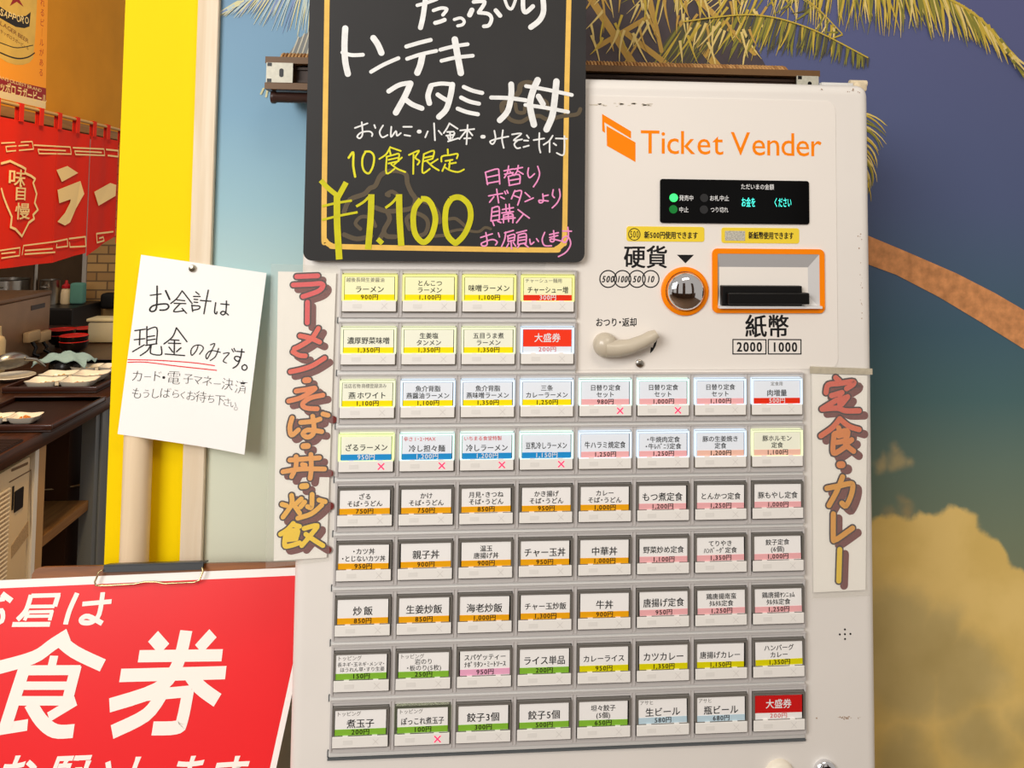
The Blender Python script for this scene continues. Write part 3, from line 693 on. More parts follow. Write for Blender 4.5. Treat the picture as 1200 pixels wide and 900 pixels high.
def mesh_of(m, name, mats):
    me = bpy.data.meshes.new(name); me.from_pydata(m.v, [], m.f)
    for k in mats: me.materials.append(k)
    for p, mi in zip(me.polygons, m.m): p.material_index = mi
    me.update(); return me
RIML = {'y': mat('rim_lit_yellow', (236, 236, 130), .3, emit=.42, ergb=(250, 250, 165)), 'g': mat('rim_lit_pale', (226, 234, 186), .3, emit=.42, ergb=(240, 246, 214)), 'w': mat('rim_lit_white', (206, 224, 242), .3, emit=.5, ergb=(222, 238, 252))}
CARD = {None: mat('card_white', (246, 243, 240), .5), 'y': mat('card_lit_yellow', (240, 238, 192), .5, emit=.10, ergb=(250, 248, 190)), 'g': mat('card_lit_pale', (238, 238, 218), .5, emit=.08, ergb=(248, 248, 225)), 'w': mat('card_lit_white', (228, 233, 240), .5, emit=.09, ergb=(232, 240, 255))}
ME = {'h': mesh_of(mk(housing), 'button', [GREYP, DARK]), 'f': mesh_of(mk(flap), 'cover_flap', [FLAP]), 'fm': mesh_of(mk(flapmark), 'flap_mark', [FLAPMARK]),
      'xo': mesh_of(mk(lambda m: cross(m, .00035)), 'cross_mark', [XOFF]), 'xr': mesh_of(mk(lambda m: cross(m, .0011)), 'sold_out_cross', [XR]), 'rg': mesh_of(mk(redglow), 'sold_out_glow', [XR]),
      'r': mesh_of(mk(rim), 'cap_rim', [RIMD, mat('rim_edge', (66, 62, 58), .25, coat=.5)])}
for k in RIML: ME['r'+k] = mesh_of(mk(rim), 'cap_rim', [RIML[k], mat('rim_lower', (120, 112, 100), .25, coat=.5)])
def inst(name, me, parent, pos):
    o = bpy.data.objects.new(name, me); COL.objects.link(o); return place(o, parent, pos)
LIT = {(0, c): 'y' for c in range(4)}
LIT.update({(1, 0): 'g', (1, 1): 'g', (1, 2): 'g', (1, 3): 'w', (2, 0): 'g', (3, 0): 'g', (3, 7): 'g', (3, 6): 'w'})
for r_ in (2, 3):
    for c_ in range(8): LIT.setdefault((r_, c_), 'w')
BANDN = {Y_: 'yellow', O_: 'orange', P_: 'pink', G_: 'green', B_: 'blue', R_: 'red', L_: 'lime yellow', K_: 'pale blue', V_: 'mauve', S_: 'salmon', 'BIG': 'red'}
rnd = random.Random(21)
for r_, line in enumerate(GRID):
    for c_, d_ in enumerate(line):
        pos = Vector((c_*PXm, 0, -r_*PZm)); lit = LIT.get((r_, c_))
        bt = inst('button', ME['h'], machine, pos)
        bt['label'] = ('lit ' if lit else 'unlit ')+'menu button with a '+BANDN[d_['c']]+(' price band' if d_['c'] != 'BIG' else ' card')+(' and a glowing red cross' if d_['x'] else '')
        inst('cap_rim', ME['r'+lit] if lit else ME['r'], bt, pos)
        fl = inst('cover_flap', ME['f'], bt, pos); inst('flap_mark', ME['fm'], bt, pos)
        inst('sold_out_cross' if d_['x'] else 'cross_mark', ME['xr'] if d_['x'] else ME['xo'], bt, pos)
        if d_['x']: inst('sold_out_glow', ME['rg'], bt, pos)
        fr = Frame(pos, (1, 0, 0), (0, 0, 1)); sh = rnd.uniform(-.0006, .0006) if not lit else 0; ti = rnd.uniform(-.012, .012) if not lit else 0
        fr = Frame(pos+Vector((0, .0013, 0)), (math.cos(ti), 0, math.sin(ti)), (-math.sin(ti), 0, math.cos(ti)))
        cx0, cx1 = .0022+sh, BW-.0024+sh; ct = -BH*.075
        CD = 'BIG' if d_['c'] == 'BIG' else d_['c']
        m = MB().slab(fr, [(cx0, -BH*.72), (cx1, -BH*.72), (cx1, ct), (cx0, ct)], 0, .0006)
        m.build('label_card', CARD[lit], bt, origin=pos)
        cm = (cx0+cx1)/2; cw = cx1-cx0
        m = MB(); bm_ = None
        if CD == 'BIG':
            m.slab(fr, [(cx0, -BH*.52), (cx1, -BH*.52), (cx1, ct), (cx0, ct)], .0006, .0008); m.build('price_band', mat('card_red', (226, 50, 20) if lit else (200, 24, 22), .5, emit=.25 if lit else 0), bt, origin=pos) if lit else m.build('price_band', mat('card_deep_red', (204, 22, 22), .5), bt, origin=pos)
            MB().textuv(fr, cm, -BH*.29, BH*.25, '大盛券', wd=cw*.55, off=.012, d=.0009).build('title', WHT, bt, origin=pos)
            MB().textuv(fr, cm, -BH*.59, BH*.15, d_['p'], wd=cw*.38, d=.0008).build('price', RED, bt, origin=pos)
            continue
        bname = CD+('_lit' if lit else ''); br = BANDS[CD]
        m.slab(fr, [(cx0, -BH*.685), (cx1, -BH*.685), (cx1, -BH*.535), (cx0, -BH*.535)], .0006, .0008)
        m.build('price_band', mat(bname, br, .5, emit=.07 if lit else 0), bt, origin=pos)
        mt_ = MB(); hh = BH
        big = (not lit and len(d_['t']) == 1)
        if d_['s']:
            ms = MB().textuv(fr, cx0+.001, -hh*.155, hh*.125, d_['s'], maxw=cw*.86, d=.0008, align='l') if d_['sc'] != 'm' else MB().textuv(fr, cm, -hh*.155, hh*.115, d_['s'], maxw=cw*.86, d=.0008)
            ms.build('small_print', RED if d_['sc'] == 'r' else GREY, bt, origin=pos)
        L2 = d_['t']
        if len(L2) == 1:
            yy = .40 if d_['s'] else .36
            mt_.textuv(fr, cm, -hh*yy, hh*(.235 if big and len(L2[0]) < 6 else .19), L2[0], maxw=cw*.86, d=.0008, bold=.009)
        elif d_['s'] and len(L2[0]) > 8:
            mt_.textuv(fr, cm, -hh*.31, hh*.12, L2[0], maxw=cw*.93, d=.0008).textuv(fr, cm+.001, -hh*.44, hh*.12, L2[1], maxw=cw*.88, d=.0008)
        elif d_['s']:
            mt_.textuv(fr, cm, -hh*.29, hh*.155, L2[0], maxw=cw*.85, d=.0008).textuv(fr, cm, -hh*.445, hh*.155, L2[1], maxw=cw*.8, d=.0008)
        else:
            mt_.textuv(fr, cm, -hh*.235, hh*.165, L2[0], maxw=cw*.85, d=.0008, bold=.009).textuv(fr, cm, -hh*.415, hh*.165, L2[1], maxw=cw*.88, d=.0008, bold=.009)
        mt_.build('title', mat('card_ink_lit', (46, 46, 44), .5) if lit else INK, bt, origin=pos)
        MB().textuv(fr, cm, -hh*.598, hh*.165, d_['p'], maxw=cw*.6, d=.0010, bold=.012).build('price', WHT if d_['pc'] == 'w' else mat('price_ink', (34, 22, 18), .5), bt, origin=pos)

# ------------------------------------------------------------------ laminated menu signs on the machine
MAROON = mat('maroon_print', (118, 50, 46), .45); OUTL = mat('outline_dark', (48, 18, 18), .45)
def sign(name, label, cen, corners, paper, chars, o_list, wfill, wout, shv):
    root = empty(name, PY(*cen, .0), label, 'sign', 'laminated menu signs on the ticket machine')
    lam = [sfr.uv(*p) for p in corners]
    MB().slab(sfr, lam, -.0004, 0).build('backing_sheet', mat('laminate_back', (236, 236, 232), .4), root) if False else None
    MB().slab(sfr, [sfr.uv(*p) for p in paper], .0002, .0006).build('paper', mat('sign_paper', (252, 247, 240), .5), root)
    sh, ol = MB(), MB(); fills = {}
    for (o, k), lst in chars:
        for colr, spec in lst:
            s = k/7.5
            wide = ';'.join((str(float(t.split('|')[0])+wout-wfill)+'|'+t.split('|')[1]) if '|' in t else t for t in spec.split(';'))
            sh.strokes(sfr, wide, o, k, wout*s, .0007, sh=(shv[0]*s, shv[1]*s)); ol.strokes(sfr, wide, o, k, wout*s, .0009)
            fills.setdefault(colr, MB()).strokes(sfr, spec, o, k, wfill*s, .00115)
    sh.build('drop_shadow_print', MAROON, root); ol.build('outline_print', OUTL, root)
    for k, (colr, m) in enumerate(fills.items()): m.build('lettering', mat('sign_%d_%d_%d' % colr, colr, .45), root)
    m = MB().slab(sfr, lam, .0015, .0018)
    m.build('laminate_pouch', FILM, root)
    return root
sfr = Frame((0, .0066, 0), (1, 0, 0), (0, 0, 1))
c1, c2, c3, c4, c5, c6 = (236, 74, 80), (240, 96, 74), (242, 138, 74), (244, 168, 76), (248, 186, 62), (255, 214, 10)
sign('menu_sign', 'long laminated menu sign for noodles, rice bowls on the left edge of the machine', (355, 655), [(318, 309), (396, 311), (386, 656), (312, 665)], [(326, 318), (394, 320), (383, 653), (321, 657)],
 [(((320, 310), 7.5), [(c1, '210,105 395,98;180,178 330,172 420,166 440,190 395,235 265,280'), (c1, '305,330 303,510'), (c2, '400,560 340,650 240,715 190,738;240,625 330,645 412,680'), (c2, '178,765 230,795 285,800')]),
  (((320, 420), 7.5), [(c2, '455,-5 350,60 250,95 155,115'), (c3, '52|284,190 314,188'), (c3, '205,285 290,272 372,262 250,340 140,372;440,320 330,345 262,395 290,432 390,440'),
     (c4, '170,520 150,600 165,670 225,625;245,560 350,550 415,530;350,505 362,640 310,690 265,660 310,625 430,640;440,485 485,497'), (c4, '52|270,768 307,766')]),
  (((320, 540), 7.5), [(c4, '205,-40 203,50 165,135;90,92 250,68 455,68;150,-10 410,-30;335,-60 338,60 328,150;260,28 285,34'), (c5, '52|256,220 294,217'),
     (c5, '82,378 118,388;165,300 165,380 90,490;250,330 190,385;190,390 235,455;280,358 245,400;345,290 340,400 305,398;405,340 460,355;430,385 340,460 220,500'),
     (c6, '180,545 130,600 68,640;190,560 235,572;112,640 105,738 150,742 235,715;125,622 215,605 210,660;130,655 205,648;120,690 205,680;275,590 390,565 335,645 255,740;290,640 360,690 440,740')])],
 None, 42, 68, (42, 40))
r1, r2, r3, r4, r5 = (222, 92, 66), (226, 106, 60), (228, 134, 52), (230, 160, 44), (240, 200, 10)
sign('menu_sign', 'shorter laminated menu sign for set meals and curry right of the buttons', (983, 690), [(948, 428), (1019, 431), (1018, 697), (951, 700)], [(951, 438), (1016, 440), (1014, 691), (953, 694)],
 [(((950, 435), 7.5), [(r1, '215,55 245,82;130,185 150,118 250,105 360,90 368,112 310,150;178,212 270,185;252,200 250,312;300,228 250,265;220,252 95,330;95,330 230,322 300,345 420,345;320,222 270,285'),
     (r2, '250,415 190,490 85,565;250,415 330,480 420,510'), (r3, '200,555 190,690 215,715 300,660;205,548 315,520 300,600 225,622;240,565 285,555;240,495 248,520;355,600 300,640;300,645 372,700'), (r3, '60|250,818 272,818')]),
  (((950, 550), 6), [(r4, '110,130 200,112 270,97 292,112 280,180 245,252 215,235;220,50 180,150 125,250'), (r4, '155,310 155,480 165,492 195,478 290,410'), (r5, '200,560 193,780')])],
 None, 46, 72, (48, 42))
MB().slab(mach, [mach.uv(*p) for p in ((948, 429), (1021, 431.5), (1021, 438.5), (948, 437))], .0019, .0021).build('tape_strip', mat('old_tape', (196, 184, 160), .4, vary=.15, vscale=200), bpy.data.objects['menu_sign.001'])

# ------------------------------------------------------------------ blackboard hung on the machine
BB = Frame((0, -.0012, 0), (1, 0, 0), (0, 0, 1))
bl, br_ = BB.uv(359, 150)[0], BB.uv(686, 150)[0]; bz = BB.uv(520, 306.5)[1]; bt_ = BB.uv(520, -150)[1]
board = empty('blackboard', ((bl+br_)/2, .003, bz), 'black menu board with hand painted offer in front of the machine', 'blackboard')
MB().slab(BB, rrect(bl, br_, bz, bt_, .008, 6), -.0085, 0).build('board', mat('board_black', (50, 49, 49), .5, vary=.1, vscale=14, spec=.2), board)
BORD = mat('border_gold', (236, 190, 92), .6, vary=.08, vscale=120)
mb = MB()
mb.strokes(BB, '384,-140 383.5,-20 381,150 379.7,272 381.5,282 388,287.5 400,289 500,291 640,293 652,291.5 660,285 661.6,275 663,180 664.5,90 667,-20 668,-140', (0, 0), 1, 6, .0002)
mb.build('border_line', BORD, board)
mb = MB()
mb.strokes(BB, '260,350 300,265 400,225 440,185 480,165 520,90 600,60 690,80 705,150 730,210 760,260 740,320 650,340 560,345 480,320;28|650,245 600,208 560,225 575,235;260,510 350,540 450,520;26|375,470 340,430 380,385 450,395 480,450;560,345 580,400 540,480 560,520 620,525;540,490 510,540;30|720,470 700,400 760,360 830,390 850,440 830,500 780,520;770,260 860,290 920,360 930,420;24|900,520 960,515;24|1000,400 1050,400 1120,460;20|1000,490 1080,475 1200,490 1250,460 1290,470', (360, 190), 6, 34, .0003)
CLB = mat('cloud_brown', (92, 80, 62), .6)
mb.build('cloud_drawing', CLB, board); mb = MB()
mb.strokes(BB, '745,650 745,610 790,590 840,540 850,500 890,485 935,495;24|750,650 790,700 850,715 900,690 960,680 1010,700 1100,680 1180,670 1200,640;22|820,610 830,655 870,660 875,630;26|960,580 1000,600 1010,640', (440, 0), 5, 32, .0003)
mb.build('cloud_drawing', CLB, board)
CHALK = mat('white_paint_pen', (236, 236, 234), .6, vary=.1, vscale=160)
A, B2, C_, D_, E_, G2 = ((380, 0), 7.5), ((440, 0), 5), ((370, 130), 7.5), ((520, 130), 7.5), ((360, 190), 6), ((550, 190), 7.5)
mb = MB()
mb.strokes(BB, '54|185,250 178,400 185,540 208,650;34|160,462 240,485 340,482;54|432,335 470,390 503,465;34|412,632 520,570 652,512;36|722,410 830,378 935,352;33|728,518 850,478 985,448;56|862,490 845,570 818,640', *A, 40, .0004)
mb.strokes(BB, '38|465,232 480,320 500,428;22|380,292 460,272 540,260;22|387,357 470,338 570,327;28|78,535 140,498 205,486;36|205,490 175,560 120,660;30|175,582 215,612 272,635;32|325,505 308,560 316,605;24|325,500 385,490 450,495;34|450,497 440,560 415,640 372,685;26|365,555 390,572 422,590;24|518,510 570,532 625,545;24|502,572 550,595 606,608;24|482,637 535,657 600,670;24|678,572 780,575 880,588;34|795,495 795,560 775,650 728,705;22|882,505 1000,525 1150,557;22|878,615 1000,632 1128,656;38|950,470 920,540 905,620 928,730;38|1060,478 1050,580 1035,680 1002,758;32|955,565 982,610', *B2, 30, .0004)
mb.strokes(BB, '20|245,32 300,17 360,-4;30|300,-60 280,90 264,162;20|340,62 385,48 418,55 395,88;24|350,135 380,127 405,117;18|462,115 500,106 520,125 510,145 482,152;22|575,12 640,12 605,72;22|605,75 660,82 680,110 665,148 635,155;30|565,60 552,88;26|705,62 730,92;18|755,-10 775,42 800,50 822,-5;26|865,-30 865,50 882,72 922,38;32|975,-60 985,60 960,120 910,160', *B2, 24, .0004)
mb.build('white_lettering', CHALK, board)
mb = MB()
mb.strokes(BB, '345,150 455,110;405,100 412,200 390,240 365,225 400,190 470,180 498,200 494,222;515,125 525,150;592,128 562,185 585,232 632,212;665,140 662,228 705,178 715,218 748,195;770,140 845,140;780,212 830,220;34|906,182 914,182;1040,110 1048,258;985,180 963,232;1080,175 1107,207', *C_, 14, .0004)
mb.strokes(BB, '50,110 30,150 0,195;50,110 122,157;30,185 88,183;22,217 92,210;55,185 60,262;38,268 128,240;35,225 45,250;95,195 75,240;145,172 268,160;210,125 200,293;205,165 138,247;215,170 252,215;180,242 235,240;32|338,227 352,227;445,175 455,250 430,292 408,268 470,245 568,225;520,170 512,250 527,325;600,207 682,200 615,258 688,250;655,255 620,290 640,327 672,325;730,215 747,238;705,260 742,262;700,318 747,305;790,257 882,242;840,195 838,310 850,366;957,218 925,265 878,297;930,265 930,362;985,242 1082,245;1060,222 1055,382 993,370;965,285 988,302', *D_, 14, .0004)
mb.build('small_white_lettering', CHALK, board)
YP = mat('yellow_paint_pen', (226, 220, 40), .6, vary=.1, vscale=160)
mb = MB()
mb.strokes(BB, '20|290,412 330,365 330,480 347,578;18|440,358 413,410 410,480 430,532 470,547 505,480 512,400 482,360 435,358;655,318 620,380 560,422;655,320 747,352;625,405 622,548 692,510;622,403 680,388 732,378 726,432;640,430 722,412;640,462 727,442;757,410 692,470;665,470 720,510 787,537;650,345 660,390;820,387 907,350 875,410 912,440 895,472;860,385 857,553;950,380 1037,350 1030,412;950,385 938,542 1002,510;955,412 1027,397;955,442 1027,420;1072,425 1010,465;975,440 1030,490 1082,522;1160,338 1162,375;1105,445 1110,400 1180,388 1246,378 1240,417;1140,440 1202,430;1180,435 1172,505;1172,465 1232,455;1138,470 1113,528;1130,492 1180,522 1250,537 1302,515', *C_, 15, .0004)
mb.build('yellow_lettering', YP, board)
mb = MB(); LP = mat('lime_paint_pen', (206, 200, 22), .6, vary=.1, vscale=120)
mb.strokes(BB, '34|95,128 150,185 225,245;38|275,142 235,215 205,270;46|210,240 211,430 226,684;17|105,310 210,287 315,270;17|105,406 230,376 355,352;18|345,312 400,278 445,232;44|452,226 446,400 428,612;34|495,540 530,572;18|550,322 600,284 640,235;44|646,226 650,400 662,588;40|800,262 758,320 745,400 758,500 800,556 838,556 880,500 902,400 880,310 845,264 800,258;40|1010,262 978,320 970,420 985,510 1030,562 1055,562 1110,500 1148,400 1140,310 1095,258 1050,246 1005,262', *E_, 40, .0005, cap=False)
mb.build('price_lettering', LP, board)
mb = MB()
mb.strokes(BB, '142,95 160,197;140,90 245,60 260,95 267,192;150,135 257,112;155,187 265,167;305,77 385,60;345,35 335,90 308,137;355,82 387,110;392,62 467,47;430,30 420,80 393,117;430,80 472,105;343,130 352,205;340,127 438,110 443,187;350,162 437,147;350,205 442,187;310,107 385,92;520,52 513,100 530,137 572,103;600,38 617,100 600,160 563,217;170,297 292,275;240,238 257,357;215,305 178,352;275,305 307,322;310,258 320,280;330,250 340,272;400,250 370,322;400,258 457,252 447,310 425,377;395,295 437,312;490,268 532,307;490,347 562,315;645,280 648,345 620,357 615,335 692,342;645,300 692,290;737,243 730,290 747,312;790,238 797,300 770,360 728,402', *G2, 13, .0004)
mb.strokes(BB, '200,403 190,512;200,405 260,395 262,507;200,440 257,430;200,475 257,465;190,517 267,505;205,525 217,557;250,520 277,532;290,417 387,400;320,373 325,440;350,370 355,432;285,447 387,435;300,465 300,532;300,465 378,455 382,532;340,440 345,522;285,502 402,490;300,485 380,475;428,418 470,450 527,492;477,455 415,532;100,662 202,630;145,620 157,720 120,737 108,712 200,680 244,700 230,727;255,623 265,657;310,622 387,600;320,615 310,680 283,742;335,650 397,635 392,692;340,655 340,697;345,672 392,660;345,697 397,685;365,690 372,762;345,715 328,747;385,705 407,737;415,622 502,600;430,640 425,722;430,640 497,630 497,717;430,665 497,655;430,690 497,680;430,722 497,710;440,725 423,752;485,720 517,747;530,678 540,722 567,703;590,673 607,697;662,618 640,680 660,732 722,735;705,637 782,620;705,662 777,645;740,603 745,690 715,697 718,675 802,692;820,605 897,607;865,573 870,650 845,705 815,690 830,660 868,655 890,720 850,790 783,830', *G2, 13, .0004)
mb.build('pink_lettering', mat('pink_paint_pen', (240, 150, 200), .6), board)

# ------------------------------------------------------------------ handwritten paper notice pinned to the wooden strip
NV = Vector((0, .075, 1)).normalized()
nf = Frame(PY(226, 315, .1966), (1, 0, 0), NV)
def ndisp(u, v): return .010*max(0, (u-.01)/.07)**2*max(0, min(1, -v/.15)) if u > .01 else 0
nf.disp = ndisp
notice = empty('paper_notice', PY(215, 520, .17), 'handwritten white paper notice pinned to the pale wooden strip', 'notice')
q = [nf.uv(*p) for p in ((165.5, 298.5), (312.5, 320), (288.5, 531), (138, 508.5))]
mb = MB(); n = 14; vs = []
for d in (0, .0004):
    for i in range(n+1):
        for j in range(n+1):
            s, t = i/n, j/n
            u = (q[0][0]*(1-s)+q[1][0]*s)*(1-t)+(q[3][0]*(1-s)+q[2][0]*s)*t; v = (q[0][1]*(1-s)+q[1][1]*s)*(1-t)+(q[3][1]*(1-s)+q[2][1]*s)*t
            vs.append(nf.p3(u, v, d))
k2 = (n+1)**2; fs = []
for i in range(n):
    for j in range(n):
        a = i*(n+1)+j; fs += [(a, a+1, a+n+2, a+n+1), (k2+a, k2+a+n+1, k2+a+n+2, k2+a+1)]
for i in range(n):
    for a, b_ in ((i, i+1), (n*(n+1)+i, n*(n+1)+i+1), (i*(n+1), (i+1)*(n+1)), (i*(n+1)+n, (i+1)*(n+1)+n)): fs.append((a, b_, k2+b_, k2+a))
mb.add(vs, fs); mb.build('paper_sheet', PAPER, notice, smooth=30)
H_ = ((145, 320), 7.5)
mb = MB().strokes(nf, '11|235,195 330,183;14|295,115 290,300 255,337 230,322 262,285 370,270 397,295 370,322 320,325;15|370,155 405,230;515,155 470,220 415,267;515,155 602,267;470,235 537,242;445,265 547,268;495,270 440,337 532,330;515,310 552,352;635,165 662,187;615,205 672,205;620,230 652,232;620,255 652,257;600,280 607,337;600,285 667,290 660,315 610,325;675,240 767,247;745,150 725,250 706,357;810,260 800,340 815,358 822,340;855,270 927,277;905,245 900,340 875,367 853,350 880,335 922,367;100,505 192,492;145,500 140,630;95,585 187,575;80,690 182,630;205,470 205,622;205,500 292,480 287,622;205,560 272,550;210,590 277,580;195,635 292,620;235,635 210,680 148,724;245,630 235,690 255,712 332,715 330,645;465,480 430,560 355,622;465,480 557,602;415,585 487,590;395,615 502,618;447,590 445,712;400,650 432,692;505,655 465,690;366,710 537,724;9|655,635 640,680 600,722 592,680 620,640 672,632 702,660 668,712;9|765,630 802,620 775,680 735,752 725,720 770,680 852,695;9|837,660 810,730 763,767;9|880,705 932,700 890,750 880,775 907,787;9|955,665 970,690;9|975,660 987,685;1000,685 1067,690;1045,665 1035,740 1010,772 980,750 990,730 1030,740 1010,800 968,832;1072,800 1050,815 1052,840 1075,848 1094,830 1088,808 1070,800', *H_, 11, .0008)
rnd = random.Random(5)
for ch, x, y, s in (('カ', 185, 215, 105), ('ー', 270, 222, 70), ('ド', 345, 215, 100), ('・', 403, 228, 130), ('電', 485, 228, 120), ('子', 605, 237, 90), ('マ', 682, 247, 85), ('ネ', 765, 255, 95), ('ー', 848, 280, 75), ('決', 935, 280, 105), ('済', 1052, 302, 115),
                    ('も', 182, 357, 100), ('う', 258, 362, 80), ('し', 332, 360, 90), ('ば', 415, 355, 95), ('ら', 502, 362, 82), ('く', 562, 372, 70), ('お', 630, 378, 90), ('待', 712, 387, 98), ('ち', 795, 402, 80), ('下', 870, 412, 95), ('さ', 930, 427, 75), ('い', 985, 445, 62), ('。', 1048, 452, 110)):
    k = 7.0588; mb.text(nf, 135+x/k, 410+y/k, s/k*1.02, ch, off=-.016, d=.0008, rot=R(-5+rnd.uniform(-4, 4)))
mb.build('lettering', INK, notice)
MB().strokes(nf, '40,760 300,766 600,786 800,812;40,783 200,783 500,820 818,853', *H_, 9, .0008).build('red_underline', mat('red_pen', (232, 40, 48), .5), notice)
c = nf.p3(*nf.uv(226, 314.5), .0004)
mb = MB().lathe([(.0042, 0), (.0042, .0012), (.0036, .0028), (.0015, .0036), (0, .0037)], c, (0, -1, 0), 20)
tag(mb.build('push_pin', mat('pin_metal', (176, 168, 150), .25, .9), smooth=40), 'round grey pin holding the top of the paper notice', 'pin')

# ------------------------------------------------------------------ pale post beside the yellow wall
pc = PY(160, 580, .1995)
mb = MB().lathe([(.0148, FLOOR-0), (.0148, PY(160, 488, .1995).z), (.0135, PY(160, 483, .1995).z), (.009, PY(160, 479, .1995).z), (0, PY(160, 478, .1995).z)], (pc.x, .1995, 0), (0, 0, 1), 28)
tag(mb.build('wooden_post', wood('beige_wood', (240, 216, 182), (232, 206, 170), (40, 40, 2), .35), smooth=40), 'round beige wooden post rising behind the paper notice', 'post')

# ------------------------------------------------------------------ red poster on a leaning board
TL = R(19)
pf = Frame(PY(347, 677, .13), (1, 0, 0), (0, math.sin(TL), math.cos(TL)))
pu1 = pf.uv(346.5, 700)[0]; pu0 = pf.uv(-75, 690)[0]
wu0 = pf.uv(38, 668)[0]; vtop = pf.uv(200, 661.5)[1]; vbot = -(pf.O.z-FLOOR)/math.cos(TL)
stand = empty('sign_board', (pf.O.x-.15, pf.O.y-.2, FLOOR), 'leaning brown wooden sign board carrying the red poster', 'sign board')
b0 = pf.uv(366, 662); b1 = pf.uv(322, 900); bs = (b0[0]-b1[0])/(b0[1]-b1[1])
MB().slab(pf, [(wu0, -.40), (b0[0]+(-.40-b0[1])*bs, -.40), (b0[0], vtop), (wu0+.006, vtop), (wu0+.002, vtop-.002), (wu0, vtop-.006)], -.0125, -.0012).build('board', wood('brown_wood', (146, 86, 32), (108, 60, 20), (8, 80, 80), .4), stand)
for uu in (wu0+.02, pu1-.16): MB().slab(pf, [(uu, vbot), (uu+.03, vbot), (uu+.03, -.1), (uu, -.1)], -.030, -.0126).build('leg', wood('brown_wood', (146, 86, 32), (108, 60, 20)), stand)
poster = empty('red_poster', pf.p3((pu0+pu1)/2, -.36, 0), 'red lunchtime poster with big white slanted letters clipped to the board', 'poster')
vt = pf.uv(200, 673)[1]; er = pf.uv(374, 669); eb = pf.uv(324, 900); sl = (er[0]-eb[0])/(er[1]-eb[1]); ex = lambda v_: er[0]+(v_-er[1])*sl
MB().slab(pf, [(pu0, -.36), (ex(-.36), -.36), (ex(vt), vt+.004), (pu0, vt-.003)], -.0011, -.0003).build('paper_sheet', mat('poster_white', (250, 244, 238), .35), poster)
MB().slab(pf, [(pu0+.008, -.352), (ex(-.352)-.0065, -.352), (ex(vt)-.0065, vt-.0035), (pu0+.008, vt-.0100)], -.0003, -.0002).build('red_ground', mat('poster_red', (238, 34, 38), .35, vary=.04, vscale=5, spec=.3), poster)
mb = MB(); K3 = ((0, 640), 3.3333)
mb.strokes(pf, '16|122,194 236,191;20|228,190 214,236;13|114,236 214,235;20|122,190 102,250 68,288;12|112,257 208,255;15|112,255 96,290;15|204,252 194,290;12|102,274 200,273;18|48,306 196,305', *K3, 16, .0001, cap=False)
mb.strokes(pf, '20|302,183 272,250 256,306;17|322,226 436,216;19|402,180 388,265 360,296 325,298 318,284 345,274 400,302;20|8,186 46,214;18|-40,215 20,205;18|-30,300 8,292 6,252 -40,270', *K3, 16, .0001, cap=False)
mb.strokes(pf, '50|268,345 205,385 130,435 -20,478;46|222,355 290,412 402,466;34|212,428 200,480;36|72,485 312,484;30|80,545 290,545;34|62,604 262,604;52|98,470 62,580 20,712;46|298,468 258,624;42|-40,722 108,698;50|118,612 160,680 215,722 288,722;38|296,604 190,668', *K3, 40, .0001, cap=False)
mb.strokes(pf, '52|598,352 642,402;46|832,340 776,402;52|728,330 690,470 610,560 428,622;44|542,430 868,426;48|470,505 882,494;52|735,490 780,550 850,602;42|540,585 748,566;50|736,560 712,680 690,708 596,712;52|632,580 570,660 438,726', *K3, 40, .0001, cap=False)
for ch, x in (('お', 22), ('願', 82), ('い', 116), ('し', 168), ('ま', 222), ('す', 272)):
    mb.text(pf, x-4, 909, 52, ch, off=.022, slant=.25, d=.0001)
mb.build('lettering', mat('poster_letter_white', (250, 242, 232), .35), poster)
clip = empty('paper_clip', pf.p3(*pf.uv(180, 668), 0), 'black clip with wire loop holding the red poster', 'clip')
ua, ub = pf.uv(123, 668)[0], pf.uv(239, 666)[0]; vc = pf.uv(180, 666)[1]
mb = MB(); mb.slab(pf, [(ua, vc-.0022), (ub, vc-.0018), (ub, vc+.0044), (ua, vc+.0034)], .0006, .0045); mb.slab(pf, [(ua, vc+.0030), (ub, vc+.0040), (ub, vc+.0054), (ua, vc+.0046)], -.0135, .0045)
mb.build('clip_bar', mat('clip_black', (34, 36, 38), .35), clip)
wp = [(123, 667), (119, 670), (114.5, 681), (115.5, 685), (122, 685.5), (160, 683.5), (172, 681), (186, 681), (195, 683), (230, 681.5), (236, 679), (240.5, 668), (239, 664)]
MB().tube([pf.p3(*pf.uv(*p), .0068) for p in wp], .0009, 8).build('wire_loop', mat('brass_wire', (206, 186, 138), .25, .9), clip, smooth=60)

# ------------------------------------------------------------------ kitchen side: walls
XW = -1.46
OCHRE = mat('ochre_plaster', (214, 146, 30), .8, vary=.08, vscale=6)
zl = PX(60, 148, XW).z
mb = MB().box(XW-.1, XW, .3, 4.6, zl+.035, 1.3)
tag(mb.build('wall_kitchen', OCHRE), None, kind='structure')
mb = MB().box(XW-.11, XW+.012, .3, 4.6, zl, zl+.034)
tag(mb.build('trim_2', wood('lintel_wood', (168, 122, 62), (138, 96, 46), (60, 4, 60))), 'wooden lintel under the ochre kitchen wall', kind='structure')
tag(MB().box(-4.0, -1.3, 4.9, 5.0, FLOOR, 1.3).build('wall_far', mat('kitchen_dark', (96, 74, 52), .7, vary=.2, vscale=8)), None, kind='structure')
tag(MB().box(-4.0, -3.9, .3, 4.89, FLOOR, 1.3).build('wall_kitchen_left', mat('kitchen_dark2', (110, 88, 64), .7, vary=.2, vscale=8)), None, kind='structure')
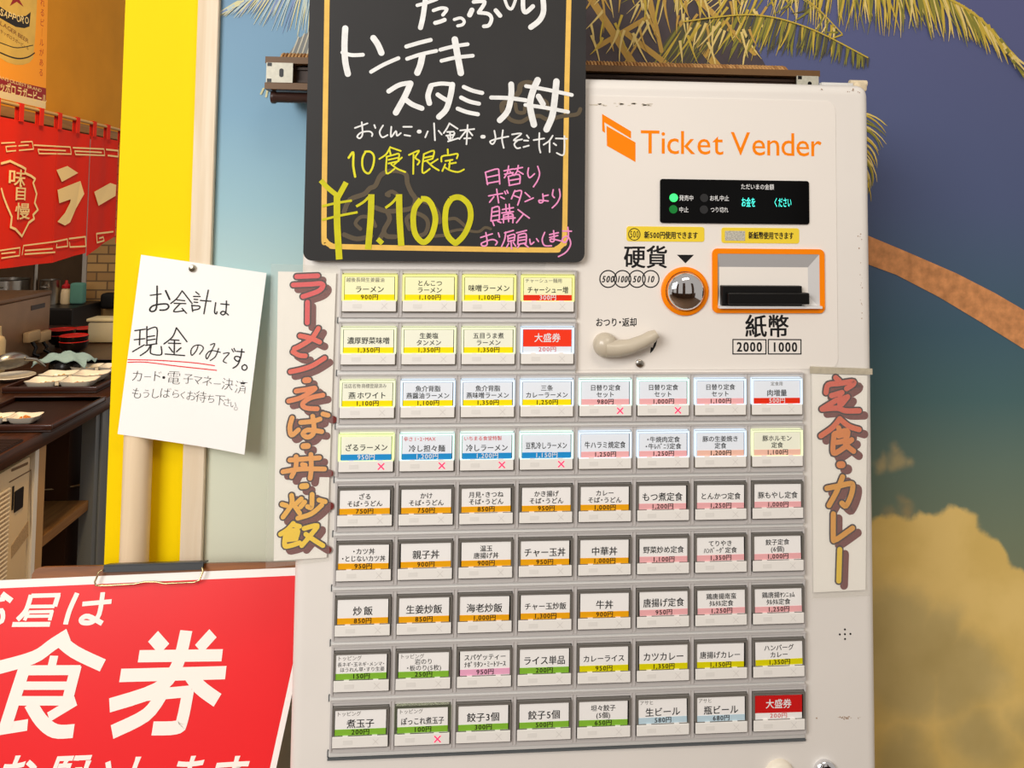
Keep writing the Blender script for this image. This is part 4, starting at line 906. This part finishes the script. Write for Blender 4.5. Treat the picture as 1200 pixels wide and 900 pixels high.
# beer poster on the ochre wall
bf = Frame((XW+.001, 0, 0), (0, 1, 0), (0, 0, 1))
beer = empty('beer_poster', PX(30, 128, XW), 'orange beer poster with a gold can on the ochre wall', 'poster')
MB().slab(bf, [bf.uv(*p) for p in ((-40, -60), (57, -60), (53, 128.5), (-40, 106))], 0, .001).build('paper_sheet', mat('beer_orange', (255, 166, 24), .5), beer)
MB().slab(bf, [bf.uv(*p) for p in ((-40, 82), (53.6, 103.5), (53.2, 119), (-40, 97))], .001, .0014).build('red_band', mat('beer_red', (150, 22, 20), .5), beer)
MB().slab(bf, [bf.uv(*p) for p in ((-40, 97), (53.2, 119), (53, 127.5), (-40, 105.5))], .001, .0013).build('pale_band', mat('beer_cream', (240, 220, 170), .5), beer)
mb = MB().poly(bf, [(-30, -60), (44.5, -60), (43, 0), (41, 40), (38.5, 68), (34, 73.5), (26, 76), (18, 76), (8, 73), (0, 68), (-30, 48)], .0014)
can = mb.build('can_picture', mat('can_gold', (226, 188, 84), .4, vary=.15, vscale=10), beer)
mb = MB().poly(bf, [(-30, -14), (0, 8), (10, 15), (20, 19), (30, 18.5), (35.5, 14), (34, 31), (28, 33), (18, 31.5), (8, 26), (-30, 4)], .0016)
mb.strokes(bf, '-20,52 5,64 20,68.5 32,67 40,62;0.8|-20,42 5,52 20,56 38,53', (0, 0), 1, 1.2, .0016)
mb.build('black_label', mat('can_black', (30, 20, 10), .5), beer)
mb = MB()
for k, ch in enumerate('SAPPORO'): mb.text(bf, 1.5+k*4.9, 14.5+k*2.2-.09*k*k*1.2, 11.5, ch, d=.0018, off=.01, wpx=4.5, rot=R(-14))
mb.build('can_lettering', mat('can_cream', (250, 226, 160), .5), beer)
mb = MB().text(bf, 17, 38, 7, 'LAGER BEER', wpx=34, d=.0016, off=.008, rot=R(-8)).text(bf, 17, 47, 5, 'サッポロラガービール', wpx=34, d=.0016, off=.012, rot=R(-8))
mb.build('can_small_print', mat('can_brown', (120, 70, 20), .5), beer)
MB().poly(bf, [(12, -10), (20, -4), (27, 8), (19, 2), (11, 7), (15, -2)], .0018).build('red_star', mat('beer_red', (150, 22, 20), .5), beer)
mb = MB()
for k, ch in enumerate('れるビールがある'): mb.text(bf, 49.5-.25*k, 3+k*11.7, 10, ch if ch != 'ー' else '｜', d=.0013)
mb.build('side_lettering', mat('beer_red_ink', (190, 60, 20), .5), beer)
MB().text(bf, 25, 108.5, 14, 'サッポロ ラガービール', wpx=62, d=.0016, off=.03 if False else .02, rot=R(-1)).text(bf, 20, 97.3, 5.5, "JAPAN'S OLDEST BRAND", wpx=60, d=.0016, rot=R(-1)).build('band_lettering', mat('can_cream', (250, 226, 160), .5), beer)

# noren curtain and its rod
XN = -1.36
ra, rb = PX(-30, 118.5, XN), PX(139, 146.8, XN); zr = (ra.z+rb.z)/2
tag(MB().tube([(XN, ra.y-.2, zr), (XN, 4.0, zr)], .0062, 14).build('curtain_rod', wood('bamboo', (214, 178, 112), (196, 156, 92), (60, 4, 60)), smooth=60), 'pale bamboo rod carrying the red shop curtain', 'rod')
nr = Frame((XN-.004, 0, 0), (0, 1, 0), (0, 0, 1))
def cw_(u, v): return .0030*math.sin(u*23)+.0012*math.sin(u*51+1)
nr.disp = cw_
REDC = mat('noren_red', (226, 38, 12), .8, bump=.3, bscale=900); CREAM = mat('noren_cream', (255, 226, 164), .8)
noren = empty('noren_curtain', (XN, PX(60, 250, XN).y, PX(60, 300, XN).z), 'red shop curtain with cream lettering hanging from the rod', 'curtain')
zc = nr.uv(60, 149)[1]
def panel(u0_, u1, zb0, zb1):
    mb = MB(); n, m = 20, 8; vs = []
    for d in (0, .0012):
        for i in range(n+1):
            for j in range(m+1):
                u = u0_+(u1-u0_)*i/n; zz = zc+((zb0+(zb1-zb0)*i/n)-zc)*j/m; vs.append(nr.p3(u, zz, d))
    k2 = (n+1)*(m+1); fs = []
    for i in range(n):
        for j in range(m):
            a = i*(m+1)+j; fs += [(a, a+1, a+m+2, a+m+1), (k2+a, k2+a+m+1, k2+a+m+2, k2+a+1)]
        for a, b_ in ((i*(m+1), (i+1)*(m+1)), (i*(m+1)+m, (i+1)*(m+1)+m)): fs.append((a, b_, k2+b_, k2+a))
    for j in range(m):
        for a in (j, n*(m+1)+j): fs.append((a, a+1, k2+a+1, k2+a))
    mb.add(vs, fs); return mb.build('curtain_panel', REDC, noren, smooth=60)
for xa, xb, ya, yb in ((-60, 59, 322, 308), (59.5, 99, 308, 296.5), (100.2, 134, 300, 277), (135, 160, 285, 280)):
    a = nr.uv(xa, ya); b_ = nr.uv(xb, yb); panel(a[0], b_[0], a[1], b_[1])
    ua_, ub_ = a[0], b_[0]
for xx in (-8, 20.5, 44.5, 66.5, 88, 108, 124.5, 141):
    u = nr.uv(xx, 150)[0]; mb = MB(); hw = .013
    for s in (-1, 1): mb.box(XN+s*.0072-.001, XN+s*.0072+.001, u-hw, u+hw, zc-.004, zr+.0068)
    mb.box(XN-.0082, XN+.0082, u-hw, u+hw, zr+.0068, zr+.0088)
    mb.build('loop', REDC, noren)
K4 = ((0, 100), 4.2857)
mb = MB()
mb.strokes(nr, '9|0,392 40,380 95,408;9|95,408 120,420 115,440 150,455;9|150,455 170,470 160,490 178,545;9|178,545 168,590 185,625;9|185,625 160,650 165,670 138,690;9|138,690 100,758 62,722;9|62,722 40,712 45,660 25,605;9|25,605 10,560 0,520', *K4, 10, .006, sm=False)
mb.build('emblem_outline', CREAM, noren); mb = MB()
for ch, x, y, s in (('味', 75, 465, 92), ('自', 92, 540, 80), ('慢', 103, 632, 88)): mb.text(nr, x/4.2857, 100+y/4.2857, s/4.2857, ch, wpx=s/4.2857, off=.012, d=.006)
def pq(pts): mb.poly(nr, [(x/4.2857, 100+y/4.2857) for x, y in pts], .006)
pq([(270, 425), (330, 405), (390, 440), (300, 485)])
pq([(275, 525), (400, 480), (415, 545), (378, 620), (345, 688), (318, 704), (275, 685), (318, 640), (345, 588), (348, 572), (285, 592)])
pq([(463, 535), (550, 490), (575, 500), (572, 555), (485, 605)])
key = '165,300 345,310 350,345 190,342 185,322 320,328;360,313 515,320 520,352 375,347 370,330 500,337;530,322 585,328 585,358 540,352;0,290 155,282 162,320 25,332 22,308 135,300'
key += ';0,868 85,855 88,815 -10,830;102,850 110,805 262,785;262,785 330,772 332,808 270,815 272,798;118,848 262,838;120,830 250,820;340,770 418,760 420,808 345,812 342,790;475,745 560,735;475,745 478,790 520,780 515,762 490,768;0,845 60,838'
mb.build('lettering', CREAM, noren); mb = MB()
mb.strokes(nr, key, *K4, 5, .006, sm=False)
mb.build('key_pattern', CREAM, noren)

# ------------------------------------------------------------------ counter and what stands on it
ZC = -.593; XE = -1.07
counter = empty('counter', (XE-.5, 1.3, FLOOR), 'dark wooden serving counter with open shelves below the red curtain', 'counter')
DWOOD = wood('dark_counter_wood', (74, 42, 24), (48, 26, 14), (60, 4, 60), .3)
ye = 3.7
MB().rbox(-2.3, XE, .5, ye, ZC-.045, ZC, .006, 2).build('counter_top', DWOOD, counter, smooth=40)
MB().box(-2.2, -2.1, 3.5, 3.6, FLOOR, ZC-.0452).build('leg', DWOOD, counter)
MB().box(-2.2, -2.1, .55, .65, FLOOR, ZC-.0452).build('leg', DWOOD, counter)
cabinet = empty('shelf_cabinet', (XE-.3, 1.7, FLOOR), 'open shelf cabinet with dark metal frame beneath the serving counter', 'cabinet')
yp0, yp1 = PX(37, 600, XE-.02).y, PX(51, 600, XE-.02).y
zu = ZC-.0451
ym = (PX(41.5, 600, XE-.02).y)
MB().box(XE-.06, XE-.02, ym, yp1, FLOOR, zu).build('post', mat('post_tan', (192, 150, 100), .5), cabinet)
MB().box(XE-.05, XE-.016, yp0, ym-.001, FLOOR, zu).build('white_edge', mat('post_white', (244, 238, 226), .4), cabinet)
yf0, yf1 = PX(107, 600, XE-.02).y, PX(131.5, 600, XE-.02).y
fm = MB().box(XE-.06, XE-.016, yf0, yf1, FLOOR, zu)
fm.rbox(XE-.0158, XE-.008, yf0+.03, yf0+.055, FLOOR, zu, .002, 1); fm.rbox(XE-.0158, XE-.006, yf1-.05, yf1-.02, FLOOR, zu, .002, 1)
fm.build('metal_frame', mat('frame_slate', (124, 130, 134), .4, .2), cabinet)
s0 = PX(51, 620, XE-.05); s1 = PX(109, 578, XE-.05); zs = (s0.z+s1.z)/2
MB().box(XE-.6, XE-.03, yp1+.002, yf0-.002, zs-.03, zs).build('shelf', wood('shelf_wood', (150, 108, 62), (122, 84, 46), (60, 4, 60)), cabinet)
MB().box(XE-.64, XE-.602, yp0, yf1, FLOOR, zu).build('back_panel', mat('cupboard_dark', (70, 44, 26), .6), cabinet)
MB().box(XE-.6, XE-.03, yp1+.002, yf0-.002, FLOOR, FLOOR+.08).build('plinth', mat('cupboard_dark', (70, 44, 26), .6), cabinet)
MB().box(XE-.6, XE-.1, yf0+.001, yf1-.001, FLOOR, zu).build('end_panel', mat('cupboard_dark', (70, 44, 26), .6), cabinet)
# white appliance under the counter
ya0, ya1 = PX(-60, 600, XE-.02).y, yp0-.014
app = empty('white_appliance', (XE-.2, (ya0+ya1)/2, FLOOR), 'white slatted heater under the serving counter', 'heater')
za1 = ZC-.06
MB().rbox(XE-.32, XE-.02, ya0, ya1, FLOOR, za1, .008, 2).build('casing', mat('appliance_cream', (226, 196, 150), .45), app, smooth=40)
af = Frame((XE-.02, 0, 0), (0, 1, 0), (0, 0, 1))
mb = MB(); yv = af.uv(8.5, 600)[0]
for k in range(26):
    z0 = za1-.05-k*.012; mb.rbox(XE-.021, XE-.012, ya0+.03, yv, z0-.006, z0, .002, 1)
mb.build('louvre', mat('louvre_cream', (244, 222, 186), .45), app, smooth=40)
wq = [af.uv(17, 575)[0], af.uv(27, 575)[0], af.uv(22, 597)[1], af.uv(22, 573)[1]]
MB().slab(af, rrect(*wq, .003), .0001, .002).build('control_window', BLACK, app)
MB().slab(af, rrect(af.uv(14.2, 575)[0], af.uv(15.8, 575)[0], af.uv(15, 597)[1], af.uv(15, 570)[1], .001), .0001, .002).build('handle_slot', BLACK, app)
MB().slab(af, [af.uv(*p) for p in ((13, 640), (33, 610), (33, 628), (13, 655))], .0001, .0006).build('notice_label', mat('label_tan', (190, 158, 116), .6, vary=.3, vscale=300), app)
MB().strokes(af, '14,551 32,543;1|11,565 36,551;1|36,551 36,640', (0, 0), 1, 2.2, .0004).build('printed_line', mat('label_brown', (120, 92, 62), .6), app)

# trays
LAC = mat('lacquer_brown', (58, 30, 20), .28, coat=.3); LACI = mat('lacquer_inner', (44, 26, 20), .4)
def tray(c, label, zz, hgt=.022):
    q = [PZ(*p, zz) for p in c]; x0, x1 = min((q[0].x+q[3].x)/2, (q[1].x+q[2].x)/2), max((q[0].x+q[3].x)/2, (q[1].x+q[2].x)/2); y0, y1 = (q[0].y+q[1].y)/2, (q[2].y+q[3].y)/2
    root = empty('serving_tray', ((x0+x1)/2, (y0+y1)/2, zz), label, 'tray', 'serving trays on the counter')
    MB().rbox(x0, x1, y0, y1, zz, zz+.006, .0025, 2).build('tray_base', LACI, root, smooth=40)
    m = MB(); t = .009
    for a in ((x0, x1, y0, y0+t), (x0, x1, y1-t, y1), (x0, x0+t, y0+t, y1-t), (x1-t, x1, y0+t, y1-t)): m.rbox(*a, zz+.0061, zz+hgt, .003, 2)
    m.build('rim', LAC, root, smooth=40)
    return x0, x1, y0, y1
ZT = ZC+.0005
t1 = tray(((2, 464), (150, 458), (158, 424), (73, 430)), 'large dark lacquer tray holding three white divided dishes', ZT)
def dish(px, py, wpx, label, zz, nsec=2, rot=0):
    c = PZ(px, py, zz); d = (c-CAM).dot(fw); W = wpx/900*d; Dp = W*.42; hh = W*.115
    root = empty('divided_dish', c, label, 'dish', 'white divided dishes on the counter')
    m = MB(); n = 2 if nsec == 2 else 1
    CER = mat('dish_white', (240, 232, 216), .22, coat=.3)
    for s in range(n):
        cx = (s-.5*(n-1))*W/n; w2 = W/n/2*.985; dd = Dp/2
        outer = [(w2*.62, dd*.62, 0), (w2*.8, dd*.8, hh*.35), (w2, dd, hh)]; inner = [(w2*.95, dd*.93, hh), (w2*.74, dd*.74, hh*.4), (w2*.58, dd*.58, hh*.22)]
        rings = outer+inner; vs = []; N = 24
        for a_, b2, z_ in rings:
            for k in range(N):
                t = 2*math.pi*k/N; e = 2/7
                x_ = math.copysign(abs(math.cos(t))**e, math.cos(t))*a_; y_ = math.copysign(abs(math.sin(t))**e, math.sin(t))*b2
                lift = hh*.18*(abs(x_)/w2*abs(y_)/dd) if z_ > hh*.9 else 0
                vs.append(c+Vector((cx+x_, y_, z_+lift)))
        fs = [(r_*N+k, r_*N+(k+1) % N, (r_+1)*N+(k+1) % N, (r_+1)*N+k) for r_ in range(len(rings)-1) for k in range(N)]
        fs += [tuple(range(N))[::-1], tuple((len(rings)-1)*N+k for k in range(N))]
        m.add(vs, fs)
    if n == 2: m.box(c.x-.006, c.x+.006, c.y-Dp*.42, c.y+Dp*.42, c.z+hh*.6, c.z+hh*.95)
    m.build('dish_body', CER, root, smooth=50)
    for s in range(n):
        m = MB(); rnd = random.Random(int(px*7+s))
        for k in range(14):
            p = c+Vector(((s-.5*(n-1))*W/n+rnd.gauss(0, W*.05), rnd.gauss(0, Dp*.12), hh*.32+rnd.uniform(0, hh*.3)))
            a = rnd.uniform(0, 3.1); v = Vector((math.cos(a), math.sin(a), rnd.uniform(-.2, .2)))*W*.05
            m.tube([p-v, p+Vector((0, 0, .003)), p+v], .0026, 6)
        m.build('pickles', mat('pickle_orange', (206, 128, 52), .5) if s == n-1 else mat('pickle_tan', (200, 160, 90), .5), root)
dish(73, 454, 76, 'white divided dish at the front of the large lacquer tray', ZT+.0065)
dish(88, 446, 74, 'white divided dish in the middle of the large lacquer tray', ZT+.0065)
dish(118, 436, 62, 'white divided dish at the back right of the large lacquer tray', ZT+.0065)
t2 = tray(((-60, 512), (78, 503), (118, 470), (0, 474)), 'near dark lacquer tray with one white dish close to the counter edge', ZT)
dish(12, 495, 66, 'single white dish of pickles on the near lacquer tray', ZT+.0065, 2)
# ribbed black tray mat at the counter edge
q = [PZ(-40, 545, ZT), PZ(64, 522, ZT)]
mb = MB()
xa, xb = q[1].x-.34, XE-.008; y0m, y1m = PZ(0, 552, ZT).y-.08, PZ(10, 517, ZT).y
y1m = min(y1m, t2[2]-.006)
mb.box(xa, xb, y0m, y1m, ZT, ZT+.004)
for k in range(30):
    yy = y0m+(y1m-y0m)*(k+.5)/30; mb.box(xa, xb, yy-.002, yy+.002, ZT+.004, ZT+.007)
tag(mb.build('counter_mat', mat('mat_brown', (52, 34, 26), .45)), 'ribbed dark brown mat at the near counter edge', 'mat')
# ladle on a small plate
c = PZ(15, 445, ZC+.001)
tag(MB().lathe([(.03, 0), (.05, .006), (.075, .016), (.073, .018), (.048, .009), (0, .006)], c, (0, 0, 1), 28).build('small_plate', mat('dish_white', (240, 232, 216), .22), smooth=50), 'small white saucer under the steel ladle', 'plate')
lad = empty('ladle', c+Vector((0, 0, .012)), 'shiny steel ladle resting on the white saucer left of the large tray', 'ladle')
cc = c+Vector((-.01, 0, .058)); pr = [(.052*math.cos(R(a)), -.042*math.sin(R(a))) for a in range(0, 91, 10)]+[(.0, -.040)]
MB().lathe(pr[:10]+[(.0495*math.cos(R(a)), -.039*math.sin(R(a))) for a in range(90, -1, -10)], cc, (.35, -.35, -.85), 28, sx=1.25).build('bowl', STEEL, lad, smooth=60)
MB().tube([cc+Vector((.05, .0, .02)), cc+Vector((.075, .03, .01)), cc+Vector((.10, .05, -.02))], [.008, .006, .005], 10).build('handle', STEEL, lad, smooth=60)
# towel over a black lid
c = PZ(76, 435, ZC+.008); d = (c-CAM).dot(fw)
lidr = .056
tag(MB().lathe([(lidr*.7, 0), (lidr, .012), (lidr, .03), (lidr*.85, .045), (0, .052)], c, (0, 0, 1), 28).build('lidded_bowl', mat('lacquer_black', (22, 17, 16), .25), smooth=50), 'black lidded bowl under the blue towel', 'bowl')
mb = MB(); n = 18; vs = []; rnd = random.Random(3)
for dlt in (0, .004):
    for i in range(n+1):
        for j in range(n+1):
            s, t = i/n*2-1, j/n*2-1; x = s*.098; y = t*.065; rr = math.hypot(x, y)
            z = .060-max(0, rr-.05)*.45+.006*math.sin(9*s+4*t)+.004*math.sin(14*t-5*s); vs.append(c+Vector((x+.006*math.sin(5*t), y, z+dlt)))
k2 = (n+1)**2; fs = []
for i in range(n):
    for j in range(n):
        a = i*(n+1)+j; fs += [(a, a+1, a+n+2, a+n+1), (k2+a, k2+a+n+1, k2+a+n+2, k2+a+1)]
for i in range(n):
    for a, b_ in ((i, i+1), (n*(n+1)+i, n*(n+1)+i+1), (i*(n+1), (i+1)*(n+1)), (i*(n+1)+n, (i+1)*(n+1)+n)): fs.append((a, b_, k2+b_, k2+a))
mb.add(vs, fs)
tag(mb.build('towel', mat('towel_blue', (150, 178, 182), .9, bump=.4, bscale=600), smooth=60), 'pale blue towel draped over the black lidded bowl', 'towel')
# bowls: black outside, red inside, stacked
BLK = mat('bowl_black', (20, 14, 12), .3, coat=.3); BRED = mat('bowl_red', (200, 30, 20), .35)
def bowl(px, py, wpx, label, dz=0):
    c = PZ(px, py, ZC+.001); d = (c-CAM).dot(fw); r_ = wpx/900*d/2; c = c+Vector((0, 0, dz))
    root = empty('rice_bowl', c, label, 'bowl', 'black rice bowls on the counter')
    MB().lathe([(r_*.45, 0), (r_*.45, r_*.14), (r_*.7, r_*.22), (r_*.92, r_*.5), (r_, r_*.92)], c, (0, 0, 1), 28).build('outer_shell', BLK, root, smooth=60)
    MB().lathe([(r_, r_*.921), (r_*.96, r_*.96), (r_*.88, r_*.52), (r_*.62, r_*.28), (0, r_*.24)], c, (0, 0, 1), 28).build('red_lining', BRED, root, smooth=60)
    return r_
for k, (px, py, w_) in enumerate(((72, 406, 30), (86, 414, 31))):
    for j in range(2):
        bowl(px, py, w_, ('lower' if j == 0 else 'upper')+' black bowl of the '+('left' if k == 0 else 'right')+' pair stacked beside the steel box', j*.024)
bowl(99, 397, 27, 'single larger black bowl between the stacked bowls and the white tub')
# steel box (rice warmer)
p1 = PZ(57, 411, ZC+.001); hb = .25; bxx = p1.x; by1 = p1.y; by0 = by1-.72
box = empty('steel_box', (bxx-.17, (by0+by1)/2, ZC+.001), 'brushed steel warming box behind the dishes on the counter', 'box')
BST = mat('box_steel', (158, 124, 92), .4, .4, vary=.12, vscale=14)
MB().rbox(bxx-.34, bxx, by0, by1, ZC+.001, ZC+hb, .006, 2).build('box_body', BST, box, smooth=40)
MB().rbox(bxx-.344, bxx+.004, by0-.004, by1+.004, ZC+hb+.0005, ZC+hb+.02, .006, 2).build('lid', mat('box_lid', (132, 98, 70), .35, .5), box, smooth=40)
for px_ in (33, 46):
    sk = PX(px_, 394, bxx)
    MB().rbox(bxx+.0005, bxx+.03, sk.y-.045, sk.y+.045, sk.z-.022, sk.z+.022, .006, 2).build('socket', mat('socket_tan', (196, 166, 120), .5), box, smooth=40)
    MB().tube([(bxx+.015, sk.y, sk.z-.022), (bxx+.03, sk.y+.01, sk.z-.05), (bxx+.03, sk.y-.01, ZC+.02), (bxx+.05, sk.y, ZC+.008)], .007, 8).build('cable', BLACK, box, smooth=60)
MB().box(bxx+.0002, bxx+.0015, by1-.16, by1-.05, ZC+hb-.05, ZC+hb-.03).build('maker_plate', mat('plate_dark', (60, 44, 36), .4), box)
c = PZ(-5, 440, ZC+.001)
tag(MB().lathe([(.026, 0), (.028, .006), (.028, .13), (.022, .145), (.014, .15), (.012, .185), (.0, .187)], c, (0, 0, 1), 24).build('sauce_bottle', mat('bottle_cream', (228, 196, 140), .4), smooth=50), 'cream sauce bottle at the left end of the counter', 'bottle')
# white tub
c = PZ(125, 400, ZC+.001); tub = empty('plastic_tub', c, 'translucent white food tub with a lid near the brick pillar', 'tub')
MB().rbox(c.x-.07, c.x+.07, c.y-.05, c.y+.05, c.z, c.z+.10, .012, 2).build('tub_body', mat('tub_white', (188, 178, 150), .4), tub, smooth=40)
MB().rbox(c.x-.075, c.x+.075, c.y-.055, c.y+.055, c.z+.1005, c.z+.115, .005, 2).build('tub_lid', mat('tub_lid', (214, 200, 160), .4), tub, smooth=40)
# brick pillar with white corner
def brick_mat():
    m = mat('brick_tan', (176, 138, 88), .8); nt = m.node_tree; t = nt.nodes.new('ShaderNodeTexBrick'); tc = nt.nodes.new('ShaderNodeTexCoord'); mp = nt.nodes.new('ShaderNodeMapping')
    mp.inputs['Rotation'].default_value = (R(90), 0, 0); mp.inputs['Scale'].default_value = (1, 1, 1); nt.links.new(tc.outputs['Object'], mp.inputs[0]); nt.links.new(mp.outputs[0], t.inputs['Vector'])
    t.inputs['Scale'].default_value = 1; t.inputs['Brick Width'].default_value = .13; t.inputs['Row Height'].default_value = .055; t.inputs['Mortar Size'].default_value = .005
    t.inputs['Color1'].default_value = lin((196, 158, 104)); t.inputs['Color2'].default_value = lin((168, 130, 84)); t.inputs['Mortar'].default_value = lin((120, 96, 70))
    nt.links.new(t.outputs['Color'], nt.nodes['Principled BSDF'].inputs['Base Color']); return m
YB = 4.25; xb0 = PY(101.5, 330, YB).x; xb1 = PY(150, 330, YB).x
tag(MB().box(xb0, xb1, YB, YB+.3, FLOOR, 1.29).build('brick_pillar', brick_mat()), 'tan brick pillar at the end of the kitchen', 'pillar')
xc0 = PY(96.5, 330, YB).x
tag(MB().box(xc0, xb0-.001, YB-.01, YB+.28, FLOOR, 1.29).build('trim_3', mat('corner_grey', (176, 172, 168), .5)), 'grey corner post beside the brick pillar', kind='structure')
c = PY(126, 352, YB-.06); tag(MB().rbox(c.x-.035, c.x+.06, YB-.09, YB-.002, c.z-.05, c.z+.045, .02, 3).build('black_bag', mat('bag_black', (24, 20, 19), .7), smooth=50), 'black bag hanging on the brick pillar', 'bag')
# back bench with pots and bottle
ZB = PY(60, 360, 3.9).z
bx = PY(95.5, 340, 3.95).x
tag(MB().rbox(-3.8, bx, 3.85, 4.22, FLOOR, ZB, .01, 2).build('back_bench', mat('bench_black', (28, 24, 22), .4)), 'dark kitchen bench behind the counter', 'bench')
c = PZ(77, 356, ZB+.001); bot = empty('ketchup_bottle', c, 'white squeeze bottle with red cap on the kitchen bench', 'bottle')
MB().lathe([(.026, 0), (.029, .008), (.029, .06), (.024, .085), (.016, .092)], c, (0, 0, 1), 24).build('bottle_body', mat('bottle_white', (226, 206, 170), .35), bot, smooth=50)
MB().lathe([(.024, .0925), (.024, .108), (.010, .118), (.006, .138), (0, .139)], c, (0, 0, 1), 24).build('red_cap', mat('cap_red', (186, 22, 30), .35), bot, smooth=40)
def pot(px, py, r_, hh, label):
    c = PZ(px, py, ZB+.001); root = empty('steel_pot', c, label, 'pot', 'steel pots on the kitchen bench')
    MB().lathe([(r_, 0), (r_, hh), (r_*1.05, hh+.006), (r_*.97, hh+.006), (r_*.95, .01), (0, .01)], c, (0, 0, 1), 32).build('pot_body', STEEL, root, smooth=40)
    for s in (-1, 1): MB().tube([c+Vector((-.02, s*r_*1.0, hh*.75)), c+Vector((-.015, s*(r_+.025), hh*.77)), c+Vector((.015, s*(r_+.025), hh*.77)), c+Vector((.02, s*r_*1.0, hh*.75))], .005, 8).build('handle', STEEL, root, smooth=60)
pot(10, 356, .105, .14, 'wide steel pot at the left of the kitchen bench')
pot(58, 356, .055, .135, 'tall steel pot beside the squeeze bottle on the kitchen bench')
c = PZ(90.5, 356, ZB+.001)
tag(MB().rbox(c.x-.035, c.x+.04, c.y-.03, c.y+.03, ZB+.001, ZB+.125, .014, 3).build('folded_cloth', mat('cloth_teal', (96, 150, 138), .9, bump=.4, bscale=400), smooth=50), 'teal folded cloth standing beside the squeeze bottle', 'cloth')
pp = PZ(40.5, 356, ZB+.001)
tag(MB().tube([(pp.x, pp.y, ZB+.001), (pp.x, pp.y, 1.2)], .012, 14).build('steel_pipe', STEEL, smooth=60), 'upright steel pipe rising from the kitchen bench', 'pipe')
# plate on the counter's shelf
c = PX(74, 590, XE-.18); c.z = zs+.001
tag(MB().lathe([(.05, 0), (.09, .01), (.15, .035), (.148, .038), (.088, .014), (0, .008)], c, (0, 0, 1), 32).build('shelf_plate', mat('plate_dim', (200, 176, 140), .35), smooth=50), 'large plate lying on the shelf under the counter', 'plate')
